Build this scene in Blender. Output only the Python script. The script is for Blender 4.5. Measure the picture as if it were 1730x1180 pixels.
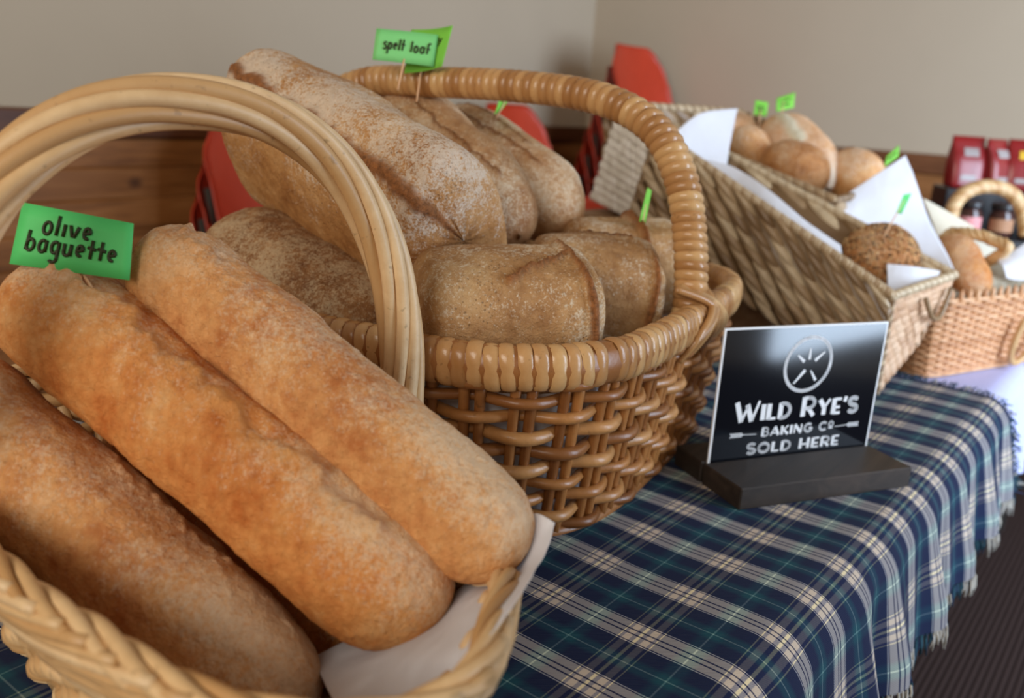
import bpy, math, random
import numpy as np
from mathutils import Matrix, Vector, noise as mnoise
random.seed(7)
RNG = np.random.RandomState(11)
PI = math.pi
T = 0.74                       # height of the table top; all coordinates below are measured from it
for o in list(bpy.data.objects): bpy.data.objects.remove(o)
S = bpy.context.scene
COL = S.collection

# ------------------------------------------------------------------ camera
FPX, CX, CY, H = 1491.0, 865.0, 590.0, 0.40
def nrm(v): v = np.asarray(v, float); return v/np.linalg.norm(v)
def pray(p): return np.array([(p[0]-CX)/FPX, -(p[1]-CY)/FPX, -1.0])
_X = nrm(pray((2056.2, 252.97))); _Y = pray((-1155.4, 46.27)); _Y = nrm(_Y-_X*(_X@_Y)); _Z = np.cross(_X, _Y)
ROT = np.array([_X, _Y, _Z])
def at(px, py, d):             # the point seen at a pixel at distance d along the view axis
    return np.array([0, 0, H])+ROT@(pray((px, py))*d)
cam = bpy.data.cameras.new('camera'); cam_o = bpy.data.objects.new('camera', cam); COL.objects.link(cam_o)
cam.sensor_width = 36; cam.lens = 36*FPX/1730; cam.clip_start = 0.02
M4 = Matrix.Identity(4)
for i in range(3):
    for j in range(3): M4[i][j] = ROT[i, j]
M4[2][3] = H+T
cam_o.matrix_world = M4
cam.dof.use_dof = True; cam.dof.focus_distance = 0.70; cam.dof.aperture_fstop = 4.8
S.camera = cam_o

# ------------------------------------------------------------------ light
S.view_settings.view_transform = 'Standard'; S.view_settings.look = 'None'
S.view_settings.exposure = 0.0; S.view_settings.gamma = 1.0; S.view_settings.use_curve_mapping = False
W = bpy.data.worlds.new('room_light'); S.world = W; W.use_nodes = True
W.node_tree.nodes['Background'].inputs[0].default_value = (1.0, 0.84, 0.66, 1)
W.node_tree.nodes['Background'].inputs[1].default_value = 0.29
def area(name, loc, target, sx, sy, power, color):
    l = bpy.data.lights.new(name, 'AREA'); l.shape = 'RECTANGLE'; l.size = sx; l.size_y = sy; l.energy = power; l.color = color
    o = bpy.data.objects.new(name, l); COL.objects.link(o)
    o.location = (loc[0], loc[1], loc[2]+T)
    d = Vector(target)-Vector(loc); o.rotation_euler = d.to_track_quat('-Z', 'Y').to_euler()
    return o
area('window_daylight', (1.9, -2.0, 0.68), (2.9, -1.1, 0.68), 2.1, 1.9, 185, (0.64, 0.80, 1.0))
area('window_daylight', (-2.4, -0.1, 1.35), (0.6, 0.5, 0.2), 2.2, 1.4, 70, (1.0, 0.92, 0.80))


# ------------------------------------------------------------------ mesh helpers
class MB:
    def __init__(self): self.v = []; self.f = []; self.n = 0; self.t = []; self.uv = None; self.attrs = {}
    def add(self, V, F, tone=None):
        V = np.asarray(V, float).reshape(-1, 3)
        o = self.n; self.v.append(V); self.n += len(V)
        self.f += [tuple(i+o for i in f) for f in F]
        self.t.append(np.full(len(V), RNG.rand() if tone is None else tone)); return o
    def build(self, name, mat, parent=None, origin=None, smooth=True, base=None):
        V = np.concatenate(self.v); me = bpy.data.meshes.new(name)
        if parent is not None: base = np.array(parent['_base'])
        elif base is None: base = np.zeros(3)
        me.from_pydata((V-np.asarray(base)).tolist(), [], self.f)
        a = me.attributes.new('tone', 'FLOAT', 'POINT'); a.data.foreach_set('value', np.concatenate(self.t).astype(np.float32))
        for k, arr in self.attrs.items():
            a = me.attributes.new(k, 'FLOAT', 'POINT'); a.data.foreach_set('value', np.asarray(arr, np.float32))
        if self.uv is not None:
            uvl = me.uv_layers.new(name='UVMap'); uv = np.asarray(self.uv)
            li = np.empty(len(me.loops), np.int32); me.loops.foreach_get('vertex_index', li)
            uvl.data.foreach_set('uv', uv[li].astype(np.float32).ravel())
        if smooth: me.polygons.foreach_set('use_smooth', [True]*len(me.polygons))
        me.materials.append(mat); me.update()
        o = bpy.data.objects.new(name, me); COL.objects.link(o)
        o['_base'] = [float(x) for x in base]
        if parent is not None: o.parent = parent
        else: o.location = (base[0], base[1], base[2]+T)
        return o
def tag(o, label, cat=None, group=None, kind=None):
    if label: o['label'] = label
    if cat: o['category'] = cat
    if group: o['group'] = group
    if kind: o['kind'] = kind
    return o
def thing(name, label, cat, base=(0, 0, 0), group=None, rz=0):
    o = bpy.data.objects.new(name, None); COL.objects.link(o); o.empty_display_size = 0.02
    o.location = (base[0], base[1], base[2]+T); o['_base'] = [float(x) for x in base]; o.rotation_euler.z = rz
    return tag(o, label, cat, group)
def clone(o, loc, rot=None, label=None):
    def cp(a, par):
        c = a.copy(); COL.objects.link(c)
        if par is not None: c.parent = par
        for ch in list(a.children): cp(ch, c)
        return c
    c = cp(o, None); c.location = (loc[0], loc[1], loc[2]+T)
    if rot is not None: c.rotation_euler = rot
    if label: c['label'] = label
    return c
def grid_faces(n, m, closed_m=False, closed_n=False):
    F = []
    for i in range(n if closed_n else n-1):
        for j in range(m if closed_m else m-1):
            a = i*m+j; b = i*m+(j+1) % m; c = ((i+1) % n)*m+(j+1) % m; d = ((i+1) % n)*m+j
            F.append((a, d, c, b))
    return F
def frames(P, closed=False, up=None):
    P = np.asarray(P, float); n = len(P)
    Tn = (np.roll(P, -1, 0)-np.roll(P, 1, 0)) if closed else np.gradient(P, axis=0)
    Tn /= np.linalg.norm(Tn, axis=1)[:, None]+1e-12
    N = np.zeros_like(P)
    if up is not None:
        N = np.cross(Tn, np.asarray(up, float)); N /= np.linalg.norm(N, axis=1)[:, None]+1e-12
    else:
        r = np.array([0, 0, 1.]) if abs(Tn[0][2]) < .9 else np.array([1., 0, 0])
        c = nrm(r-Tn[0]*(r@Tn[0])); N[0] = c
        for i in range(1, n):
            c = c-Tn[i]*(c@Tn[i]); c = c/(np.linalg.norm(c)+1e-12); N[i] = c
    return Tn, N, np.cross(Tn, N)
def tube(mb, P, r, k=6, closed=False, up=None, tone=None, flat=1.0, taper=False):
    P = np.asarray(P, float); n = len(P); Tn, N, B = frames(P, closed, up)
    r = np.broadcast_to(np.asarray(r, float), (n,)).copy()
    a = np.linspace(0, 2*PI, k, endpoint=False)
    V = P[:, None, :]+r[:, None, None]*(np.cos(a)[None, :, None]*N[:, None, :]+flat*np.sin(a)[None, :, None]*B[:, None, :])
    F = grid_faces(n, k, True, closed)
    V = V.reshape(-1, 3)
    if not closed: F += [tuple(range(k)), tuple(range((n-1)*k, n*k))[::-1]]
    mb.add(V, F, tone)
def ring_wrap(mb, c, t, n, b, ra, rb, w, th, m=18, lean=0.0, tone=None, sq=2.0):
    a = np.linspace(0, 2*PI, m, endpoint=False); ca, sa = np.cos(a), np.sin(a)
    rr = (np.abs(ca)**sq+np.abs(sa)**sq)**(-1/sq)
    base = c+np.outer(ra*rr*ca, n)+np.outer(rb*rr*sa, b)+np.outer(lean*np.sin(a), t)
    rad = np.outer(ca, n)+np.outer(sa, b)
    q = np.array([-90, -45, 0, 45, 90])*PI/180
    V = base[:, None, :]+th*np.cos(q)[None, :, None]*rad[:, None, :]+(w/2)*np.sin(q)[None, :, None]*t
    mb.add(V, grid_faces(m, 5, False, True), tone)
def box(mb, c, s, R=None, tone=None, bev=0.0):
    c = np.asarray(c, float); s = np.asarray(s, float)/2; R = np.eye(3) if R is None else np.asarray(R)   # R rows are the local axes
    if bev <= 0:
        V = np.array([[x, y, z] for x in (-1, 1) for y in (-1, 1) for z in (-1, 1)])*s
        F = [(0, 1, 3, 2), (4, 6, 7, 5), (0, 4, 5, 1), (2, 3, 7, 6), (0, 2, 6, 4), (1, 5, 7, 3)]
    else:
        V = []; idx = {}
        for x in (-1, 1):
            for y in (-1, 1):
                for z in (-1, 1):
                    for ax in range(3):
                        p = np.array([x, y, z])*s; q = p-np.array([x, y, z])*bev; q[ax] = p[ax]
                        idx[(x, y, z, ax)] = len(V); V.append(q)
        F = []; g = lambda x, y, z, a: idx[(x, y, z, a)]
        for ax in range(3):
            for sg in (-1, 1):
                loop = []
                for (p, q) in ((-1, -1), (1, -1), (1, 1), (-1, 1)):
                    k = [0, 0, 0]; k[ax] = sg; k[(ax+1) % 3] = p; k[(ax+2) % 3] = q; loop.append(g(*k, ax))
                F.append(tuple(loop if sg > 0 else loop[::-1]))
        for ax in range(3):
            b1, b2 = (ax+1) % 3, (ax+2) % 3
            for p in (-1, 1):
                for q in (-1, 1):
                    k0 = [0]*3; k0[ax] = -1; k0[b1] = p; k0[b2] = q; k1 = list(k0); k1[ax] = 1
                    F.append((g(*k0, b1), g(*k1, b1), g(*k1, b2), g(*k0, b2)))
        for x in (-1, 1):
            for y in (-1, 1):
                for z in (-1, 1): F.append((g(x, y, z, 0), g(x, y, z, 1), g(x, y, z, 2)))
        V = np.array(V)
    mb.add(c+V@R, F, tone)
def spline(pts, n, closed=False):
    P = np.asarray(pts, float); m = len(P); out = []
    seg = m if closed else m-1
    for u in np.linspace(0, seg, n, endpoint=not closed):
        i = min(int(u), seg-1); f = u-i
        g = (lambda k: P[k % m]) if closed else (lambda k: P[min(max(k, 0), m-1)])
        p0, p1, p2, p3 = g(i-1), g(i), g(i+1), g(i+2)
        out.append(0.5*((2*p1)+(-p0+p2)*f+(2*p0-5*p1+4*p2-p3)*f*f+(-p0+3*p1-3*p2+p3)*f**3))
    return np.array(out)
def resample(P, n, closed=False):
    P = np.asarray(P, float); Q = np.vstack([P, P[:1]]) if closed else P
    L = np.r_[0, np.cumsum(np.linalg.norm(np.diff(Q, axis=0), axis=1))]
    u = np.linspace(0, L[-1], n, endpoint=not closed)
    return np.stack([np.interp(u, L, Q[:, k]) for k in range(3)], 1), L[-1]
def fnoise(P, scale, seed=0.0, octaves=1):
    out = np.empty(len(P))
    for i, p in enumerate(P):
        q = Vector((p[0]*scale+seed, p[1]*scale-seed*.7, p[2]*scale+seed*.3))
        out[i] = mnoise.noise(q) if octaves == 1 else mnoise.fractal(q, 1.0, 2.0, octaves)
    return out

# ------------------------------------------------------------------ materials
def s2l(c):
    c = np.asarray(c, float)/255.; return tuple(np.where(c <= .04045, c/12.92, ((c+.055)/1.055)**2.4))+(1.0,)
class NT:
    def __init__(self, name):
        self.m = bpy.data.materials.new(name); self.m.use_nodes = True; self.t = self.m.node_tree
        self.p = self.t.nodes['Principled BSDF']
    def n(self, typ, **k):
        x = self.t.nodes.new(typ)
        for a, v in k.items(): setattr(x, a, v)
        return x
    def l(self, a, b): self.t.links.new(a, b)
    def coord(self, kind='Object', scale=(1, 1, 1)):
        tc = self.n('ShaderNodeTexCoord'); mp = self.n('ShaderNodeMapping'); mp.inputs['Scale'].default_value = scale
        self.l(tc.outputs[kind], mp.inputs[0]); return mp.outputs[0]
    def noise(self, co, scale, detail=4, rough=.55, dist=0.0):
        x = self.n('ShaderNodeTexNoise'); x.inputs['Scale'].default_value = scale; x.inputs['Detail'].default_value = detail
        x.inputs['Roughness'].default_value = rough; x.inputs['Distortion'].default_value = dist
        self.l(co, x.inputs['Vector']); return x.outputs['Fac']
    def ramp(self, fac, stops, interp='LINEAR'):
        x = self.n('ShaderNodeValToRGB'); r = x.color_ramp; r.interpolation = interp
        while len(r.elements) < len(stops): r.elements.new(0.5)
        for e, (p, c) in zip(r.elements, stops):
            e.position = p; e.color = c if not np.isscalar(c) else (c, c, c, 1)
        self.l(fac, x.inputs[0]); return x.outputs[0]
    def mix(self, fac, a, b, blend='MIX'):
        x = self.n('ShaderNodeMix', data_type='RGBA', blend_type=blend)
        for s, v in ((x.inputs[0], fac), (x.inputs[6], a), (x.inputs[7], b)):
            if hasattr(v, 'links') or isinstance(v, bpy.types.NodeSocket): self.l(v, s)
            else: s.default_value = v
        return x.outputs[2]
    def math(self, op, a, b=None, clamp=False):
        x = self.n('ShaderNodeMath', operation=op, use_clamp=clamp)
        for s, v in zip(x.inputs, (a, b)):
            if v is None: continue
            if isinstance(v, bpy.types.NodeSocket): self.l(v, s)
            else: s.default_value = v
        return x.outputs[0]
    def attr(self, name): x = self.n('ShaderNodeAttribute', attribute_name=name); return x.outputs['Fac']
    def bump(self, h, strength=.3, dist=.002, nprev=None):
        x = self.n('ShaderNodeBump'); x.inputs['Strength'].default_value = strength; x.inputs['Distance'].default_value = dist
        self.l(h, x.inputs['Height'])
        if nprev is not None: self.l(nprev, x.inputs['Normal'])
        return x.outputs[0]
    def done(self, color=None, rough=.5, normal=None, spec=None, **k):
        if color is not None:
            if isinstance(color, bpy.types.NodeSocket): self.l(color, self.p.inputs['Base Color'])
            else: self.p.inputs['Base Color'].default_value = color
        if isinstance(rough, bpy.types.NodeSocket): self.l(rough, self.p.inputs['Roughness'])
        else: self.p.inputs['Roughness'].default_value = rough
        if normal is not None: self.l(normal, self.p.inputs['Normal'])
        if spec is not None: self.p.inputs['Specular IOR Level'].default_value = spec
        for a, v in k.items(): self.p.inputs[a.replace('_', ' ')].default_value = v
        return self.m

def mat_plain(name, rgb, rough=.5, spec=.5, var=0.06, scale=40, bump=0.0):
    m = NT(name); co = m.coord(); f = m.noise(co, scale, 3); c = s2l(rgb)
    lo = tuple(x*(1-var) for x in c[:3])+(1,); hi = tuple(min(1, x*(1+var)) for x in c[:3])+(1,)
    nr = m.bump(m.noise(co, scale*6, 3), bump, .001) if bump else None
    return m.done(m.ramp(f, [(.3, lo), (.7, hi)]), rough, nr, spec)
def mat_wicker(name, dark, mid, light, rough=.4, spec=.5, streak=300):
    m = NT(name); co = m.coord(); t = m.attr('tone')
    col = m.ramp(t, [(0, s2l(dark)), (.5, s2l(mid)), (1, s2l(light))])
    f = m.noise(co, 55, 5, .6); col = m.mix(m.ramp(f, [(.35, 0.0), (.75, .45)]), col, s2l(dark))
    sp = m.noise(co, 140, 2, .5); col = m.mix(m.ramp(sp, [(.66, 0.0), (.74, .35)]), col, s2l([x*.55 for x in dark]))
    nr = m.bump(m.noise(co, streak, 3), .25, .0008)
    return m.done(col, rough, nr, spec)
def mat_bread(name, dark, mid, light, flour=(228, 212, 186), fl=.5, fl_scale=9, fl_lo=.5, fl_hi=.7, pores=.3, wrinkle=.5, crumb=(176, 112, 62), top_bias=.25, wr_scale=45):
    m = NT(name); co = m.coord(); top = m.attr('top'); cr = m.attr('crumb')
    n1 = m.noise(co, 11, 5, .6, .4); n2 = m.noise(co, 70, 6, .7)
    f = m.math('ADD', m.math('MULTIPLY', n1, .60), m.math('MULTIPLY', n2, .40))
    col = m.ramp(f, [(.36, s2l(dark)), (.50, s2l(mid)), (.64, s2l(light))])
    # flour: patches broken up into specks, more of it on the crown of the loaf
    p = m.noise(co, fl_scale, 4, .6, .3); sp = m.noise(co, 420, 3, .7); s2 = m.noise(co, 150, 4, .7)
    q = m.math('ADD', p, m.math('MULTIPLY', top, top_bias*.25))
    q = m.math('ADD', q, m.math('MULTIPLY', m.math('SUBTRACT', sp, .5), .85))
    q = m.math('ADD', q, m.math('MULTIPLY', m.math('SUBTRACT', s2, .5), .60))
    col = m.mix(m.ramp(q, [(fl_lo, 0.0), (fl_hi, fl)]), col, s2l(flour))
    cn = m.noise(co, 180, 5, .7)
    col = m.mix(cr, col, m.ramp(cn, [(.3, s2l([x*(.62 if sum(crumb) < 420 else .9) for x in crumb])), (.7, s2l(crumb))]))
    por = m.n('ShaderNodeTexVoronoi'); por.inputs['Scale'].default_value = 260; m.l(co, por.inputs['Vector'])
    pm = m.math('MULTIPLY', m.ramp(por.outputs['Distance'], [(.12, 1.0), (.3, 0.0)]), m.ramp(m.noise(co, 26, 2), [(.5, 0.0), (.62, 1.0)]))
    col = m.mix(m.math('MULTIPLY', pm, pores), col, s2l([x*.62 for x in dark]))
    w1 = m.noise(co, wr_scale, 5, .65, 1.6); w2 = m.noise(co, 330, 5, .7)
    nr = m.bump(w1, wrinkle, .006); nr = m.bump(m.noise(co, 150, 4, .7, .8), .8, .0032, nr); nr = m.bump(w2, .6, .0018, nr); nr = m.bump(m.math('MULTIPLY', pm, -1.0), pores, .0015, nr)
    nr = m.bump(m.math('MULTIPLY', cn, cr), .8, .003, nr)
    return m.done(col, .68, nr, .3)

MAT = {}
MAT['willow'] = mat_wicker('pale_willow', (186, 142, 92), (214, 178, 130), (228, 198, 156), .42)
MAT['rattan'] = mat_wicker('buff_rattan', (128, 78, 38), (178, 120, 66), (202, 150, 94), .33)
MAT['rattan_rim'] = mat_wicker('rattan_strap', (158, 110, 64), (190, 144, 94), (208, 168, 116), .25)
MAT['seagrass'] = mat_wicker('seagrass', (116, 88, 58), (168, 140, 106), (214, 194, 162), .38, streak=500)
MAT['seagrass_lit'] = mat_wicker('lit_seagrass', (214, 208, 196), (240, 236, 228), (252, 250, 246), .45, streak=500)  # seagrass whitened: light on the slanting end face put into the colour
MAT['seagrass_pink_lit'] = mat_wicker('pink_lit_seagrass', (176, 134, 100), (206, 166, 132), (222, 188, 156), .5, streak=500)  # lighter, pinker seagrass: window light on the front end put into the colour
MAT['pinkwillow'] = mat_wicker('fine_willow', (176, 120, 78), (210, 156, 112), (226, 180, 138), .45)
MAT['core'] = mat_plain('basket_core', (92, 60, 32), .7, .2)
MAT['dark'] = mat_plain('dark_inner', (70, 50, 34), .8, .2)
MAT['bag'] = mat_bread('white_baguette_crust', (182, 110, 58), (212, 152, 94), (226, 178, 128), fl=.55, fl_lo=.53, fl_hi=.82, pores=.10, top_bias=.8, wrinkle=.4, wr_scale=70, crumb=(208, 150, 92))
MAT['bag_gold'] = mat_bread('golden_baguette_crust', (184, 102, 42), (210, 140, 76), (222, 170, 112), fl=.5, fl_lo=.56, fl_hi=.84, pores=.10, top_bias=.9, wrinkle=.34, wr_scale=70, crumb=(206, 150, 86))
MAT['tin'] = mat_bread('floured_tin_loaf_crust', (150, 96, 48), (184, 132, 78), (204, 158, 106), flour=(226, 214, 198), fl=.68, fl_lo=.58, fl_hi=.76, pores=.55, wrinkle=.25, top_bias=.8)
MAT['batard'] = mat_bread('batard_crust', (166, 116, 74), (196, 152, 108), (216, 180, 140), fl=.75, fl_lo=.5, fl_hi=.72, pores=.3, wrinkle=.2, top_bias=.5)
MAT['grey'] = mat_bread('floury_dark_loaf_crust', (112, 70, 40), (150, 104, 62), (180, 136, 90), flour=(206, 184, 150), fl=.6, fl_lo=.48, fl_hi=.66, pores=.25, wrinkle=.25, fl_scale=14)
MAT['small'] = mat_bread('small_loaf_crust', (152, 106, 62), (184, 140, 92), (206, 168, 120), flour=(228, 214, 190), fl=.72, fl_lo=.53, fl_hi=.70, pores=.5, wrinkle=.25)
MAT['roll'] = mat_bread('roll_crust', (196, 128, 68), (222, 166, 108), (236, 200, 156), flour=(240, 228, 210), fl=.6, fl_lo=.5, fl_hi=.75, pores=.05, wrinkle=.15, top_bias=.6)
MAT['rollbrown'] = mat_bread('brown_roll_crust', (150, 92, 48), (190, 132, 80), (214, 170, 124), fl=.6, fl_lo=.52, fl_hi=.75, pores=.1, wrinkle=.2)
MAT['flat'] = mat_bread('grey_flour_crust', (128, 112, 90), (160, 148, 126), (182, 172, 152), flour=(206, 200, 184), fl=.6, fl_lo=.45, fl_hi=.65, pores=.2, wrinkle=.3)
def mat_paper(name, rgb, trans=.25):
    m = NT(name); co = m.coord(); f = m.noise(co, 14, 4)
    nr = m.bump(m.noise(co, 22, 3, .5, .8), .25, .006)
    m.done(m.ramp(f, [(.3, s2l([x*.96 for x in rgb])), (.7, s2l(rgb))]), .55, nr, .3)
    tr = m.n('ShaderNodeBsdfTranslucent'); tr.inputs[0].default_value = s2l(rgb); mx = m.n('ShaderNodeMixShader'); mx.inputs[0].default_value = trans
    m.l(m.p.outputs[0], mx.inputs[1]); m.l(tr.outputs[0], mx.inputs[2]); m.l(mx.outputs[0], m.t.nodes['Material Output'].inputs[0])
    return m.m
MAT['paper'] = mat_paper('white_paper', (236, 236, 242))
MAT['cream'] = mat_paper('cream_paper', (236, 228, 208), .15)
MAT['card'] = mat_paper('green_paper', (92, 212, 118), .15)
MAT['card_lime'] = mat_paper('lime_paper', (140, 222, 84), .2)
MAT['card_pale'] = mat_paper('pale_green_paper', (140, 226, 140), .2)
MAT['ink'] = mat_plain('marker_ink', (44, 48, 20), .5, .3)
MAT['stick'] = mat_plain('cocktail_stick', (222, 178, 138), .6, .3)

# ------------------------------------------------------------------ the room
def mat_wood(name, dark, mid, light, axis=0, rough=.5, sc=9):
    m = NT(name); s = [14, 14, 14]; s[axis] = 1.0; co = m.coord('Object', s)
    f = m.noise(co, sc*.35, 6, .65, .6); f2 = m.noise(m.coord('Object', (1, 1, 1)), 2.2, 2)
    k = m.math('ADD', m.math('MULTIPLY', f, .75), m.math('MULTIPLY', f2, .25))
    t = m.attr('tone')
    col = m.ramp(k, [(.34, s2l(dark)), (.5, s2l(mid)), (.66, s2l(light))])
    col = m.mix(m.math('MULTIPLY', t, .35), col, s2l(dark))
    return m.done(col, rough, m.bump(f, .12, .002), .35)
MAT['wall'] = mat_plain('painted_plaster', (179, 163, 142), .85, .2, .02, 3, .04)
def knot(mat, centre):
    t = mat.node_tree; P = t.nodes['Principled BSDF']; old = P.inputs['Base Color'].links[0].from_socket
    tc = t.nodes.new('ShaderNodeTexCoord'); mp = t.nodes.new('ShaderNodeMapping'); mp.vector_type = 'POINT'; mp.inputs['Location'].default_value = (-centre[0], 0, -centre[1]*1.35); mp.inputs['Scale'].default_value = (1, 0, 1.35)
    ln = t.nodes.new('ShaderNodeVectorMath'); ln.operation = 'LENGTH'; rp = t.nodes.new('ShaderNodeValToRGB'); rp.color_ramp.elements[0].position = .008; rp.color_ramp.elements[0].color = (.75, .75, .75, 1); rp.color_ramp.elements[1].position = .028; rp.color_ramp.elements[1].color = (0, 0, 0, 1)
    mx = t.nodes.new('ShaderNodeMix'); mx.data_type = 'RGBA'; mx.inputs[7].default_value = s2l((58, 30, 14))
    t.links.new(tc.outputs['Object'], mp.inputs[0]); t.links.new(mp.outputs[0], ln.inputs[0]); t.links.new(ln.outputs['Value'], rp.inputs[0]); t.links.new(rp.outputs[0], mx.inputs[0]); t.links.new(old, mx.inputs[6]); t.links.new(mx.outputs[2], P.inputs['Base Color'])
MAT['boards'] = mat_wood('stained_pine_boards', (112, 68, 34), (150, 96, 50), (176, 120, 70), 0, .42)
MAT['boards_y'] = mat_wood('stained_pine_boards_end', (98, 60, 32), (134, 86, 46), (158, 106, 62), 1, .42)
MAT['rail'] = mat_wood('dark_rail', (70, 38, 20), (92, 52, 28), (112, 68, 38), 0, .4)
MAT['rail_y'] = mat_wood('dark_rail_end', (82, 46, 26), (104, 62, 36), (124, 78, 48), 1, .4)
knot(MAT['boards'], (1.148, .872))
def mat_carpet():
    m = NT('brown_ribbed_carpet'); co = m.coord(); w = m.n('ShaderNodeTexWave', wave_type='BANDS', bands_direction='Y')
    w.inputs['Scale'].default_value = 22; w.inputs['Distortion'].default_value = .25; w.inputs['Detail Scale'].default_value = 6; m.l(co, w.inputs['Vector'])
    n = m.noise(co, 260, 3, .7); f = m.math('ADD', m.math('MULTIPLY', w.outputs['Fac'], .5), m.math('MULTIPLY', n, .5))
    return m.done(m.ramp(f, [(.25, s2l((44, 33, 31))), (.75, s2l((66, 52, 49)))]), .95, m.bump(f, .6, .006), .1)
MAT['carpet'] = mat_carpet()
WY, WX = 2.3, 3.5
def slab(name, lo, hi, mat, bev=0, kind='structure'):
    lo = np.array(lo, float); hi = np.array(hi, float); mb = MB(); c = (lo+hi)/2; box(mb, c, hi-lo, tone=.3, bev=bev)
    return tag(mb.build(name, mat, base=(c[0], c[1], lo[2]), smooth=False), None, kind=kind)
slab('floor', (-3.2, -2.9, -T-.05), (WX, WY, -T), MAT['carpet'])
slab('wall_left', (-3.2, WY, -T), (WX+.1, WY+.1, 1.9), MAT['wall'])
slab('wall_right', (WX, -2.9, -T), (WX+.1, WY, 1.9), MAT['wall'])
def wainscot(name, axis, mat, length, start):
    mb = MB(); z = -T; k = 0; r = random.Random(axis+3)
    while z < .25:
        hgt = min(.083, .25-z)
        if hgt < .01: break
        if axis == 0: box(mb, (start+length/2, WY-.009, z+hgt/2), (length, .018, hgt), tone=r.random(), bev=.004)
        else: box(mb, (WX-.009, start+length/2, z+hgt/2), (.018, length, hgt), tone=r.random(), bev=.004)
        z += hgt
    b = (start+length/2, WY-.009, -T) if axis == 0 else (WX-.009, start+length/2, -T)
    return tag(mb.build(name, mat, base=b, smooth=False), None, kind='structure')
wainscot('wall_left_boarding', 0, MAT['boards'], WX+3.2-.02, -3.2)
wainscot('wall_right_boarding', 1, MAT['boards_y'], WY+2.9-.02, -2.9)
slab('trim_1', (-3.2, WY-.03, .25), (WX-.035, WY, .32), MAT['rail'], .005)
slab('trim_2', (WX-.03, -2.9, .25), (WX, WY, .32), MAT['rail_y'], .005)
# ------------------------------------------------------------------ stacking chairs along the left wall
MAT['chair'] = mat_plain('orange_red_polypropylene', (184, 54, 27), .38, .5, .05, 30)
MAT['chrome'] = mat_plain('dark_steel_tube', (70, 66, 62), .3, .6, .05, 30)
def shell_surface(fn, nu, nv, th, mb, tone=.5):
    U = np.linspace(-1, 1, nu); V = np.linspace(0, 1, nv); P = np.array([[fn(u, v) for v in V] for u in U])
    du = np.gradient(P, axis=0); dv = np.gradient(P, axis=1); N = np.cross(du, dv); N /= np.linalg.norm(N, axis=2)[:, :, None]+1e-12
    A = (P+N*th/2).reshape(-1, 3); B = (P-N*th/2).reshape(-1, 3); n = nu*nv
    F = grid_faces(nu, nv); F2 = [tuple(i+n for i in f[::-1]) for f in F]
    ring = [i*nv for i in range(nu)]+[(nu-1)*nv+j for j in range(1, nv)]+[i*nv+nv-1 for i in range(nu-2, -1, -1)]+[j for j in range(nv-2, 0, -1)]
    E_ = [(ring[k], ring[(k+1) % len(ring)], ring[(k+1) % len(ring)]+n, ring[k]+n) for k in range(len(ring))]
    mb.add(np.vstack([A, B]), F+F2+E_, tone)
def make_chair(label, group):
    t = thing('stacking_chair', label, 'chair', (0, 0, -T), group)        # the chair faces -Y
    def back(u, v):
        r = 1-max(0, v-.78)/.22*(.10 if abs(u) < .6 else .10+.5*(abs(u)-.6))*1.0
        w = .205*(1-.10*v); z = .46+.34*v*(1-.08*max(0, (abs(u)-.55)/.45)**2*(v > .6))
        y = .20+.10*v-.055*u*u*(1-.3*v)
        return (u*w*min(1, r+.06), y, z)
    def seat(u, v): return (u*.21, .20-.42*v, .445+.02*(1-v)*(1-v)+.018*u*u-.03*max(0, v-.8)/.2+(.05*(1-v)**6))
    m1 = MB(); shell_surface(back, 17, 15, .006, m1); m1.v[0] = m1.v[0]-np.array([0, 0, T]); m1.build('backrest', MAT['chair'], t)
    m2 = MB(); shell_surface(seat, 11, 15, .006, m2); m2.v[0] = m2.v[0]-np.array([0, 0, T]); m2.build('seat', MAT['chair'], t)
    for sx in (-1, 1):
        for fr in (-1, 1):
            m3 = MB(); y0, y1 = (-.15, -.21) if fr < 0 else (.13, .22)
            tube(m3, np.array([(sx*.17, y0, .43-T), (sx*.215, y1, 0.0-T)]), .010, 8, tone=.5); m3.build('leg', MAT['chrome'], t)
        m4 = MB(); tube(m4, np.array([(sx*.17, -.17, .43-T), (sx*.17, .20, .43-T), (sx*.165, .235, .50-T), (sx*.16, .262, .62-T)]), .009, 8, tone=.5); m4.build('side_rail', MAT['chrome'], t)
    return t
chair0 = None
def chair_stack(x, y, rz, n, labels, group, step=(0, -.028, .085)):
    global chair0
    for k in range(n):
        c, s = math.cos(rz), math.sin(rz); dx, dy = step[0]*k, step[1]*k
        loc = (x+c*dx-s*dy, y+s*dx+c*dy, -T+step[2]*k)
        if chair0 is None:
            chair0 = make_chair(labels[k], group); chair0.location = (loc[0], loc[1], loc[2]+T); chair0.rotation_euler.z = rz
        else:
            o = clone(chair0, loc, (0, 0, rz), labels[k]); o['group'] = group
def stack_labels(n, where, extra=''):
    w = ['lowest', 'second', 'third', 'fourth', 'fifth', 'sixth', 'seventh', 'eighth']
    return [f'orange plastic chair, {"topmost" if k == n-1 else w[k]+(" from the bottom" if k else "")} in the stack {where}' for k in range(n)]
chair_stack(1.56, 1.93, .12, 4, stack_labels(4, 'behind the willow handle'), 'chairs stacked behind the baguette basket')
chair_stack(2.66, 1.93, .0, 5, stack_labels(5, 'behind the loaves'), 'chairs stacked behind the bread loaves')
chair_stack(3.22, 1.84, -.05, 8, stack_labels(8, 'tallest in the corner'), 'chairs in the tall corner stack')


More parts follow.
